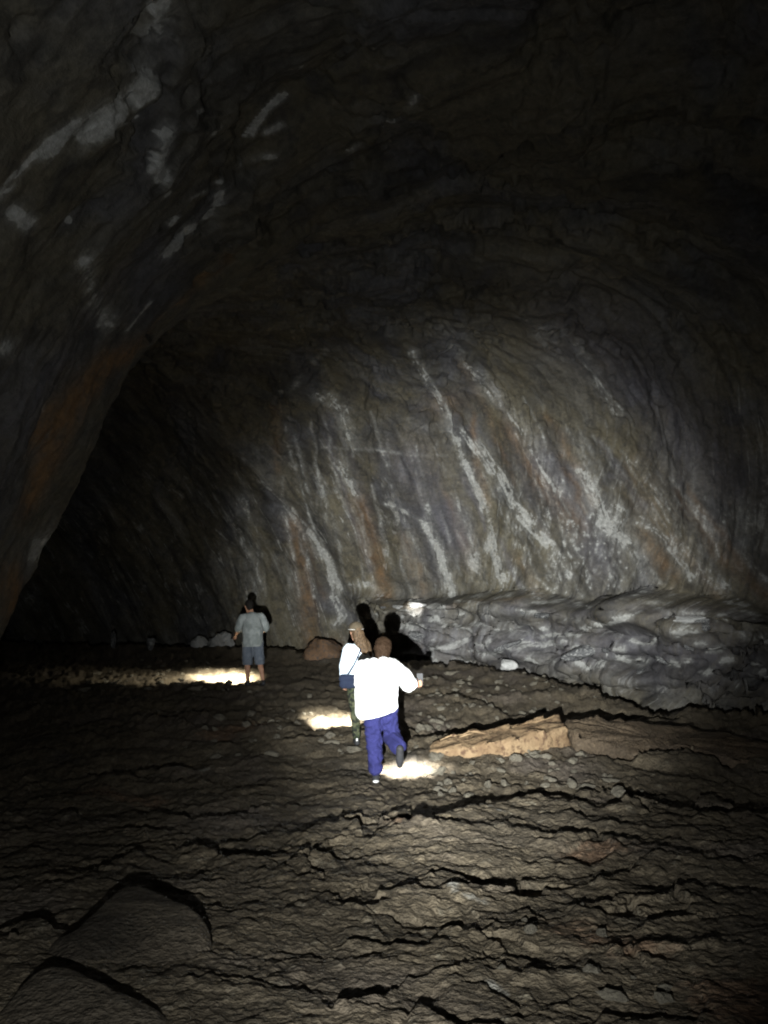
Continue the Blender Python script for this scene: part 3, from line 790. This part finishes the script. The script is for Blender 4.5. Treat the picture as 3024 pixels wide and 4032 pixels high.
cr2 = A4((-80,1260), (20,1210), (100,1140), (180,1095), (250,1085), (310,1095), (390,1140), (470,1170), (600,1210), (700,1240), (780, 1262))
fr2 = A4((-80,1500), (20,1500), (100,1500), (180,1500), (250,1500), (310,1500), (390,1500), (470,1480), (600,1440), (700,1380), (780, 1320))
lobe(fr2, cr2, .075, 803)

# ------------------------------------------------------------------ people
SKIN = cloth_material('skin', (0.36, 0.20, 0.13), (0.32, 0.17, 0.11), 12, 0.55)
def capsule(bm, p0, p1, r0, r1, k=1.0, axis=(1, 0, 0), seg=14):
    p0, p1 = Vector(p0), Vector(p1); d = p1 - p0; L = d.length
    if L < 1e-5: d = Vector((0, 0, 1)); L = 0.0
    d = d.normalized() if L > 0 else d
    q = d.to_track_quat('Z', 'Y'); ax = Vector(axis).normalized()
    prof = [(-r0 * math.cos(a), r0 * math.sin(a)) for a in (math.radians(x) for x in (22, 45, 68, 90))] + [(L + r1 * math.cos(a), r1 * math.sin(a)) for a in (math.radians(x) for x in (90, 68, 45, 22))]
    def tr(v):
        w = q @ v
        w += ax * (w.dot(ax) - (d * v.z).dot(ax)) * (k - 1)
        return p0 + w
    rings = [[bm.verts.new(tr(Vector((rr * math.cos(2 * math.pi * i / seg), rr * math.sin(2 * math.pi * i / seg), z)))) for i in range(seg)] for z, rr in prof]
    b = bm.verts.new(tr(Vector((0, 0, -r0)))); t = bm.verts.new(tr(Vector((0, 0, L + r1))))
    for ra, rb in zip(rings[:-1], rings[1:]):
        for i in range(seg): bm.faces.new((ra[i], ra[(i + 1) % seg], rb[(i + 1) % seg], rb[i]))
    for i in range(seg):
        bm.faces.new((b, rings[0][(i + 1) % seg], rings[0][i])); bm.faces.new((t, rings[-1][i], rings[-1][(i + 1) % seg]))

def soft(name, caps, mat, parent, voxel=.012, smooth=6, fold=0.0, seed=1, cuts=(), fs=(9, 3)):
    """capsules fused into one continuous skin"""
    bm = bmesh.new()
    for c in caps: capsule(bm, *c)
    tmp = bpy.data.meshes.new('tmp'); bm.to_mesh(tmp); bm.free()
    o = link(bpy.data.objects.new('tmp', tmp))
    md = o.modifiers.new('r', 'REMESH'); md.mode = 'VOXEL'; md.voxel_size = voxel; md.use_smooth_shade = True
    ms = o.modifiers.new('s', 'SMOOTH'); ms.iterations = smooth; ms.factor = .5
    dg = bpy.context.evaluated_depsgraph_get()
    me = bpy.data.meshes.new_from_object(o.evaluated_get(dg))
    bpy.data.objects.remove(o); bpy.data.meshes.remove(tmp)
    if fold:
        n = len(me.vertices); co = np.zeros(n * 3); me.vertices.foreach_get('co', co); co = co.reshape(-1, 3)
        nr = np.zeros(n * 3); me.vertices.foreach_get('normal', nr); nr = nr.reshape(-1, 3)
        f = fbm(co[:, 0] * fs[0] + co[:, 1] * fs[0] * .6, co[:, 2] * fs[1] + co[:, 0] * 2, 3, seed, ridged=True) - .4
        co = co + nr * (fold * f)[:, None]
        me.vertices.foreach_set('co', co.reshape(-1))
    for (pt, no) in cuts:                       # clear away what lies on the normal's side
        bm = bmesh.new(); bm.from_mesh(me)
        bmesh.ops.bisect_plane(bm, geom=bm.verts[:] + bm.edges[:] + bm.faces[:], plane_co=pt, plane_no=no, clear_outer=True)
        bm.to_mesh(me); bm.free()
    for p in me.polygons: p.use_smooth = True
    me.name = name; me.materials.clear(); me.materials.append(mat)
    ob = link(bpy.data.objects.new(name, me)); ob.parent = parent
    return ob

def hand(wrist, d, across, curl=.5, s=1.0):
    """palm, four unequal bent fingers and a thumb; d points along the hand, across towards the thumb"""
    w = Vector(wrist); d = Vector(d).normalized(); a = Vector(across); a = (a - d * a.dot(d)).normalized(); n = d.cross(a)
    c = [(w, w + d * .075 * s, .024 * s, .030 * s, .62, n)]
    for k, (o, ln) in enumerate(((.030, .070), (.010, .078), (-.011, .072), (-.031, .056))):
        b = w + d * .078 * s + a * o * s
        m = b + (d * math.cos(curl * .5) + n * math.sin(curl * .5)).normalized() * ln * .5 * s + a * o * .12 * s
        e = m + (d * math.cos(curl * 1.6) + n * math.sin(curl * 1.6)).normalized() * ln * .5 * s
        c += [(b, m, .0095 * s, .0088 * s), (m, e, .0088 * s, .0075 * s)]
    b = w + d * .025 * s + a * .028 * s
    m = b + (d * .55 + a * .65 + n * .3).normalized() * .036 * s; e = m + (d * .85 + a * .1 + n * .45).normalized() * .030 * s
    c += [(b, m, .012 * s, .0105 * s), (m, e, .0105 * s, .0085 * s)]
    return c

def head_caps(c, fwd, up, s=1.0):
    c = Vector(c); f = Vector(fwd).normalized(); u = Vector(up); u = (u - f * u.dot(f)).normalized(); r = f.cross(u)
    return [(c + f * -.015 * s + u * .03 * s, c + f * .02 * s + u * .025 * s, .092 * s, .086 * s, .86, r),      # skull
            (c + f * .035 * s - u * .02 * s, c + f * .045 * s - u * .075 * s, .066 * s, .045 * s, .92, r),      # face and jaw
            (c + f * .098 * s + u * .005 * s, c + f * .118 * s - u * .032 * s, .010 * s, .014 * s),               # nose
            (c + f * .090 * s + u * .028 * s - r * .04 * s, c + f * .090 * s + u * .028 * s + r * .04 * s, .012 * s, .012 * s),   # brow
            (c + f * .085 * s - u * .062 * s - r * .018 * s, c + f * .085 * s - u * .062 * s + r * .018 * s, .009 * s, .009 * s), # lips
            (c - r * .080 * s + u * .012 * s, c - r * .082 * s - u * .025 * s, .016 * s, .011 * s, .5, r), (c + r * .080 * s + u * .012 * s, c + r * .082 * s - u * .025 * s, .016 * s, .011 * s, .5, r)]

EYE = cloth_material('eye', (0.6, 0.6, 0.58), (0.05, 0.04, 0.03), 60, .2)
def eyes(c, fwd, up, parent, s=1.0):
    c = Vector(c); f = Vector(fwd).normalized(); u = Vector(up); u = (u - f * u.dot(f)).normalized(); r = f.cross(u)
    for sg in (-1, 1):
        bm = bmesh.new(); bmesh.ops.create_uvsphere(bm, u_segments=10, v_segments=8, radius=.0125 * s)
        me = bpy.data.meshes.new('eye'); bm.to_mesh(me); bm.free(); me.materials.append(EYE)
        o = link(bpy.data.objects.new('eye', me)); o.location = c + f * .086 * s + u * .008 * s + r * sg * .032 * s; o.parent = parent

def shoe_caps(ankle, toe_dir, s=1.0):
    a = Vector(ankle); t = Vector(toe_dir).normalized(); b = Vector((a.x, a.y, a.z)); dn = Vector((0, 0, -1)) - t * Vector((0, 0, -1)).dot(t); dn.normalize()
    heel = b + dn * .055 - t * .03
    return [(b + dn * .02, heel, .045, .042), (heel, b + dn * .06 + t * .10, .040, .042, 1.1, t.cross(dn)), (b + dn * .06 + t * .10, b + dn * .068 + t * .165, .042, .030, 1.15, t.cross(dn))]

def torch_thing(name, loc, target, label, power, angle, color, mat, size=.01, blend=.8, phone=False):
    loc = Vector(loc); d = (Vector(target) - loc).normalized()
    root = empty(name, loc); tag(root, label, 'phone' if phone else 'flashlight')
    q = d.to_track_quat('-Z', 'Y')
    def mesh(nm, rings, m, parent, seg=16):
        bm = bmesh.new(); rr = [[bm.verts.new((r * math.cos(2 * math.pi * i / seg), r * math.sin(2 * math.pi * i / seg), z)) for i in range(seg)] for z, r in rings]
        for a, b in zip(rr[:-1], rr[1:]):
            for i in range(seg): bm.faces.new((a[i], a[(i + 1) % seg], b[(i + 1) % seg], b[i]))
        bm.faces.new(rr[0][::-1]); bm.faces.new(rr[-1]); bmesh.ops.recalc_face_normals(bm, faces=bm.faces)
        me = bpy.data.meshes.new(nm); bm.to_mesh(me); bm.free(); me.materials.append(m)
        o = link(bpy.data.objects.new(nm, me)); o.parent = parent; o.rotation_mode = 'QUATERNION'; o.rotation_quaternion = q
        return o
    if phone:
        bm = bmesh.new(); bmesh.ops.create_cube(bm, size=1); bmesh.ops.scale(bm, vec=(.07, .14, .008), verts=bm.verts); bmesh.ops.bevel(bm, geom=bm.edges[:], offset=.003, segments=2, affect='EDGES')
        me = bpy.data.meshes.new('case'); bm.to_mesh(me); bm.free(); me.materials.append(mat)
        o = link(bpy.data.objects.new('case', me)); o.parent = root; o.rotation_mode = 'QUATERNION'; o.rotation_quaternion = q
        lens = mesh('lens', [(-.0042, .004), (-.0052, .004)], M_LENS, root); tip = .012
        lens.location = q @ Vector((.02, .05, 0)); loc = loc + q @ Vector((.02, .05, 0)); tip = .03
    else:
        mesh('body', [(.10, .011), (.098, .014), (.02, .014), (.0, .014), (-.012, .021), (-.040, .022)], mat, root)
        mesh('lens', [(-.0402, .018), (-.042, .018)], M_LENS, root); tip = .05
    bpy.context.view_layer.update()
    spot('flashlight_beam', loc + d * tip, target, power, angle, blend, color, size, root)
    return root
_k = NT('torch_lens', .2); _k.b.inputs['Emission Color'].default_value = (1, .97, .85, 1); _k.b.inputs['Emission Strength'].default_value = 20; M_LENS = _k.m
M_BLACK = cloth_material('black_metal', (0.02, 0.02, 0.022), None, 40, .45)

def person(loc, rz, label):
    o = empty('person', loc, rz); return tag(o, label, 'person', 'walkers exploring the lava tube')
def wpt(root, p):
    return Matrix.Translation(root.location) @ Matrix.Rotation(root.rotation_euler.z, 4, 'Z') @ Vector([a * b for a, b in zip(p, root.scale)])

WHITE_SHIRT = cloth_material('white_cotton', (0.80, 0.80, 0.79), (0.76, 0.76, 0.76), 6)
PALE_SHIRT = cloth_material('pale_blue_cotton', (0.62, 0.70, 0.76), (0.55, 0.64, 0.72), 6)
GREY_SHIRT = cloth_material('grey_cotton', (0.26, 0.28, 0.275), (0.19, 0.21, 0.205), 8)
BLUE = cloth_material('blue_trousers', (0.020, 0.021, 0.090), (0.016, 0.017, 0.075), 9)
DENIM = cloth_material('grey_blue_shorts', (0.12, 0.135, 0.16), (0.09, 0.105, 0.13), 14)
def camo():
    k = NT('camouflage', .9); g = k.n('ShaderNodeTexCoord').outputs['Object']
    a = k.noise(k.vscale(g, (1, 1, .8)), 14, 2, .5, .6); b = k.noise(g, 19, 2, .5, .8)
    c = k.mix(k.ramp(a, .48, .52), (0.028, 0.036, 0.018), (0.062, 0.066, 0.036)); c = k.mix(k.ramp(b, .54, .57), c, (0.008, 0.009, 0.008)); k.color(c); return k.m
CAMO = camo()
NAVY = cloth_material('navy_canvas', (0.012, 0.018, 0.036), (0.010, 0.014, 0.030), 30)
HAIR_B = cloth_material('brown_hair', (0.016, 0.009, 0.005), (0.024, 0.014, 0.008), 60, .8)
HAIR_L = cloth_material('light_brown_hair', (0.085, 0.056, 0.033), (0.042, 0.028, 0.017), 45, .55)
HAIR_K = cloth_material('black_hair', (0.010, 0.009, 0.008), (0.016, 0.014, 0.012), 40, .6)
SHOE = cloth_material('dark_shoe', (0.03, 0.03, 0.032), (0.022, 0.022, 0.024), 30, .6)
SHOE_W = cloth_material('white_trim', (0.6, 0.6, 0.58), None, 30, .6)
TAN_CAP = cloth_material('beige_cap', (0.070, 0.055, 0.036), (0.055, 0.043, 0.028), 20)
TEAL = cloth_material('teal_cuff', (0.20, 0.55, 0.50), None, 20)

# -- nearest walker: white T-shirt, blue trousers, mid-stride
fp = floor_pt(376, 783); p1 = person((fp[0], fp[1], ground(*fp)), 0, 'walker in a white T-shirt and blue trousers stepping over the lava')
p1.scale = (.97, .97, .95)
hc, hf, hu = (.085, .27, 1.475), (.22, .78, -.58), (0.05, .58, .78)
lhip, rhip = (-.035, .0, .87), (.125, .0, .87)
lk, lc, la = (-.025, .05, .47), (-.012, .015, .30), (.0, .0, .085); rk, rc, ra = (.175, .12, .49), (.215, -.05, .46), (.265, -.24, .43)
body = head_caps(hc, hf, hu) + [((.055, .12, 1.32), (.075, .21, 1.42), .058, .052),
    ((.045, -.01, .92), (.045, .02, 1.10), .125, .118, 1.25), ((.045, .02, 1.10), (.05, .07, 1.30), .118, .105, 1.45),
    ((-.13, .09, 1.31), (.22, .10, 1.33), .05, .05),
    ((-.14, .09, 1.30), (-.19, .17, 1.07), .045, .036), ((-.19, .17, 1.07), (-.02, .32, 1.00), .036, .026),
    ((.23, .08, 1.31), (.385, .13, 1.09), .045, .036), ((.385, .13, 1.09), (.455, .30, 1.05), .036, .025),
    (lhip, lk, .075, .045), (lk, lc, .042, .040), (lc, la, .040, .034),
    (rhip, rk, .075, .045), (rk, rc, .042, .040), (rc, ra, .040, .034)]
body += hand((-.02, .32, 1.00), (.6, .65, -.1), (-.2, .2, .9), 1.2) + hand((.455, .30, 1.05), (.35, .9, -.05), (-.3, .1, .9), 1.0)
soft('body', body, SKIN, p1, .0085, 3); eyes(hc, hf, hu, p1)
h = Vector(hc); f_, u_ = Vector(hf).normalized(), Vector(hu).normalized()
soft('hair', [(h - f_ * .025 + u_ * .045, h + f_ * .02 + u_ * .055, .106, .090, .92), (h - f_ * .045 - u_ * .01, h - f_ * .04 - u_ * .075, .094, .078, 1.08)], HAIR_B, p1, .008, 2, .018, 5, fs=(40, 14))
soft('shirt', [((.0, -.03, .83), (.0, -.04, 1.00), .178, .185, 1.30), ((.0, -.04, 1.00), (.03, .01, 1.22), .185, .158, 1.32), ((.03, .01, 1.22), (.05, .06, 1.29), .158, .125, 1.30),
    ((-.12, .06, 1.29), (.19, .07, 1.305), .095, .095), ((-.14, .07, 1.29), (-.185, .16, 1.10), .088, .078), ((.20, .07, 1.30), (.385, .13, 1.095), .094, .098)],
    WHITE_SHIRT, p1, .011, 5, .036, 3, cuts=[((0.02, 0, .775), (.26, 0, -1)), ((.415, .14, 1.045), (.62, .2, -.75))])
soft('trousers', [((-.01, 0, .86), (.10, 0, .86), .135, .135), (lhip, lk, .112, .086), (lk, lc, .086, .082), (lc, (-.002, 0, .14), .082, .070), (rhip, rk, .116, .090), (rk, rc, .090, .084), (rc, (.255, -.19, .435), .084, .074)],
    BLUE, p1, .010, 3, .034, 9, fs=(9, 8))
soft('shoe', shoe_caps(la, (0.05, 1, 0)), SHOE, p1, .009, 3); soft('shoe', shoe_caps(ra, (.0, .25, -1)), SHOE, p1, .009, 3)
soft('sole', [((.0, -.075, .018), (.01, .16, .018), .017, .017, 2.2)], SHOE_W, p1, .008, 2)
torch_thing('flashlight', wpt(p1, (.06, .42, .93)), (fp[0] + .36, fp[1] + .60, ground(fp[0] + .36, fp[1] + .6)), 'small black flashlight in the left hand of the white T-shirt walker', 1300, 58, (1, .99, .94), M_BLACK, .01, 1.0)
torch_thing('phone', wpt(p1, (.52, .47, 1.09)), tuple(wall_pt(899 * .463, 1314 * .463)), 'phone with its light on in the outstretched hand of the nearest walker', 30000, 2.8, (1, .99, .95), M_BLACK, .004, 1.0, True)

# -- second walker: long hair, pale shirt, camouflage trousers, crossbody bag
fp = floor_pt(357, 747); p2 = person((fp[0] + .03, fp[1], ground(*fp)), 0, 'long-haired walker in a pale shirt and camouflage trousers')
hc, hf, hu = (-.05, .02, 1.545), (-.45, .85, -.22), (-.05, .2, 1)
lhip, rhip = (-.095, 0, .86), (.09, 0, .86); p2.scale = (.95, .95, .95); lk, la = (-.065, .06, .46), (-.035, .0, .085); rk, ra = (.13, .22, .48), (.13, .20, .085)
body = head_caps(hc, hf, hu, .97) + [((0, .0, 1.34), (-.03, .01, 1.47), .05, .046), ((0, 0, .92), (0, 0, 1.10), .118, .102, 1.3), ((0, 0, 1.10), (0, .01, 1.30), .102, .095, 1.4),
    ((-.15, 0, 1.34), (.11, .03, 1.28), .048, .042), ((-.165, 0, 1.33), (-.225, .0, 1.08), .044, .036), ((-.225, 0, 1.08), (-.225, .06, .86), .034, .024),
    ((.125, .04, 1.27), (.20, .08, 1.07), .042, .036), ((.20, .08, 1.07), (.05, .27, 1.03), .034, .024),
    (lhip, lk, .075, .042), (lk, (-.047, .02, .30), .04, .036), ((-.047, .02, .30), la, .036, .030), (rhip, rk, .075, .042), (rk, (.13, .19, .30), .04, .036), ((.13, .19, .30), ra, .036, .030)]
body += hand((-.225, .06, .86), (0.0, .15, -1), (.2, 1, .1), .6, .95) + hand((.05, .27, 1.03), (-.7, .7, -.05), (0, .1, .9), 1.2, .95)
soft('body', body, SKIN, p2, .0085, 3); eyes(hc, hf, hu, p2, .97)
h = Vector(hc); f_ = Vector(hf).normalized()
soft('hair', [(h - f_ * .02 + Vector((0, 0, .04)), h + f_ * .01 + Vector((0, 0, .04)), .095, .088, .92), (h - f_ * .05, h - f_ * .075 + Vector((.03, 0, -.13)), .075, .075, 1.1), (h - f_ * .08 + Vector((.03, 0, -.13)), h - f_ * .11 + Vector((.075, -.03, -.27)), .075, .045, 1.2),
    (h + Vector((.05, .0, -.04)), h + Vector((.15, -.03, -.16)), .05, .05), (h + Vector((.15, -.03, -.16)), h + Vector((.20, -.05, -.30)), .05, .03)], HAIR_L, p2, .009, 3, .018, 15, fs=(38, 9))
soft('cap', [(h - f_ * .01 + Vector((0, 0, .05)), h + f_ * .01 + Vector((0, 0, .055)), .108, .105, .97), (h + f_ * .08 + Vector((0, 0, .055)), h + f_ * .15 + Vector((0, 0, .035)), .03, .02, 2.6, f_.cross(Vector((0, 0, 1))))], TAN_CAP, p2, .009, 3, cuts=[(h + Vector((0, 0, .035)), Vector((0, -.0, -1)))])
soft('cap_band', [(h - f_ * .01 + Vector((0, 0, .045)), h + f_ * .01 + Vector((0, 0, .048)), .111, .108, .13, (0, 0, 1))], SHOE_W, p2, .007, 1)
soft('shirt', [((0, -.005, .93), (0, -.01, 1.12), .135, .122, 1.35), ((0, -.01, 1.12), (0, 0, 1.30), .122, .108, 1.38), ((-.15, -.005, 1.33), (.09, .02, 1.27), .066, .060),
    ((-.165, 0, 1.32), (-.228, 0, 1.08), .062, .056), ((-.228, 0, 1.08), (-.228, .05, .90), .056, .046), ((.12, .035, 1.26), (.20, .08, 1.07), .058, .052), ((.20, .08, 1.07), (.09, .22, 1.04), .052, .046)],
    PALE_SHIRT, p2, .011, 5, .018, 23, cuts=[((0, 0, .875), (0, 0, -1))])
soft('cuff', [((-.228, .048, .905), (-.228, .052, .885), .047, .046)], TEAL, p2, .009, 2)
soft('trousers', [((-.06, 0, .86), (.06, 0, .86), .125, .125, 1.05), (lhip, lk, .100, .066), (lk, (-.04, 0, .12), .066, .056), (rhip, rk, .100, .066), (rk, (.13, .19, .12), .066, .056)], CAMO, p2, .010, 5, .012, 29, fs=(8, 6))
soft('shoe', shoe_caps(la, (-.15, 1, 0)), SHOE, p2, .009, 3); soft('shoe', shoe_caps(ra, (0, 1, 0)), SHOE, p2, .009, 3)
soft('heel_patch', [((-.03, -.078, .075), (-.03, -.078, .09), .018, .016, .5, (0, 1, 0))], SHOE_W, p2, .006, 1)
bag = empty('shoulder_bag', wpt(p2, (-.15, -.13, .90))); bag.scale = p2.scale; tag(bag, 'navy shoulder bag hanging at the hip of the long-haired walker', 'bag')
b0 = Vector((-.15, -.13, .90))
soft('pouch', [(Vector((-.075, 0, .03)), Vector((.075, 0, .03)), .055, .055, .6, (0, 1, 0)), (Vector((-.065, 0, -.05)), Vector((.065, 0, -.05)), .06, .06, .6, (0, 1, 0))], NAVY, bag, .009, 4, .006, 33)
soft('strap', [(Vector(a), Vector(b), .014, .014, .5, (0, 1, 0)) for a, b in zip(*(lambda L: (L[:-1], L[1:]))([(-.03, -.01, .04), (.08, -.055, .22), (.155, -.045, .38), (.185, .04, .485), (.19, .14, .50), (.20, .235, .40), (.06, .285, .14), (-.10, .17, .03), (-.09, .02, .03)]))], NAVY, bag, .008, 2)
torch_thing('flashlight', wpt(p2, (-.05, .40, .97)), (*(q := floor_pt(336, 722)), ground(*q)), 'small black flashlight held in front of the long-haired walker', 4600, 36, (1, .97, .85), M_BLACK, .01, 1.0)

# -- third walker: dim, grey shirt, knee-length shorts, bent forward
fp = floor_pt(252, 686); p3 = person((fp[0], fp[1], ground(*fp)), .25, 'dim walker in a grey shirt and knee-length shorts at the back')
hc, hf, hu = (-.05, .24, 1.50), (-.25, .75, -.6), (-.05, .6, .75)
lhip, rhip = (-.09, -.02, .86), (.10, -.02, .86); lk, la = (-.09, .05, .46), (-.08, .02, .085); rk, ra = (.14, .02, .46), (.20, -.12, .10)
body = head_caps(hc, hf, hu) + [((0, .12, 1.32), (-.02, .19, 1.43), .056, .052), ((0, -.02, .92), (0, 0, 1.10), .125, .118, 1.25), ((0, 0, 1.10), (0, .08, 1.30), .118, .105, 1.45), ((-.17, .08, 1.31), (.17, .08, 1.32), .055, .055),
    ((-.19, .08, 1.30), (-.27, .08, 1.06), .05, .04), ((-.27, .08, 1.06), (-.30, .24, .94), .038, .026), ((.19, .08, 1.30), (.27, .08, 1.06), .05, .04), ((.27, .08, 1.06), (.18, .28, .96), .038, .026),
    (lhip, lk, .088, .056), (lk, (-.085, .01, .30), .054, .054), ((-.085, .01, .30), la, .05, .035), (rhip, rk, .088, .056), (rk, (.17, -.07, .30), .054, .054), ((.17, -.07, .30), ra, .05, .035)]
body += hand((-.30, .24, .94), (-.3, .8, -.4), (.5, .2, .8), 1.1) + hand((.18, .28, .96), (-.5, .8, -.1), (0, .1, .9), .8)
soft('body', body, SKIN, p3, .0095, 3); eyes(hc, hf, hu, p3)
h = Vector(hc); f_, u_ = Vector(hf).normalized(), Vector(hu).normalized()
soft('hair', [(h - f_ * .022 + u_ * .04, h + f_ * .02 + u_ * .05, .096, .083, .9), (h - f_ * .04 - u_ * .01, h - f_ * .04 - u_ * .05, .075, .058, 1.05)], HAIR_K, p3, .01, 3, .01, 41, fs=(40, 12))
soft('shirt', [((0, -.03, .82), (0, -.03, 1.05), .160, .160, 1.25), ((0, -.03, 1.05), (0, .06, 1.28), .160, .125, 1.35), ((-.17, .07, 1.30), (.17, .07, 1.31), .078, .078), ((-.19, .07, 1.29), (-.262, .08, 1.09), .078, .078), ((.19, .07, 1.29), (.265, .08, 1.09), .078, .078)],
    GREY_SHIRT, p3, .012, 5, .02, 43, cuts=[((0, 0, .76), (0, 0, -1))])
soft('shorts', [((-.05, -.01, .84), (.05, -.01, .84), .135, .135, 1.1), (lhip, (-.09, .03, .42), .108, .098), (rhip, (.14, .01, .43), .108, .098)], DENIM, p3, .011, 5, .014, 47, cuts=[((0, 0, .40), (0, 0, -1))])
soft('shoe', shoe_caps(la, (-.1, 1, 0)), SHOE, p3, .01, 3); soft('shoe', shoe_caps(ra, (0, .9, -.3)), SHOE, p3, .01, 3)
q = floor_pt(226, 680); q2 = floor_pt(176, 681)
t3 = torch_thing('flashlight', wpt(p3, (-.36, .40, .90)), (q[0], q[1], ground(*q)), 'small black flashlight in the left hand of the dim walker', 3000, 84, (1, .93, .74), M_BLACK, .01, 1.0)
spot('flashlight_spill', t3.location + Vector((-.05, .01, -.04)), (q2[0], q2[1], ground(*q2)), 240, 60, 1.0, (1, .93, .74), .01, t3)
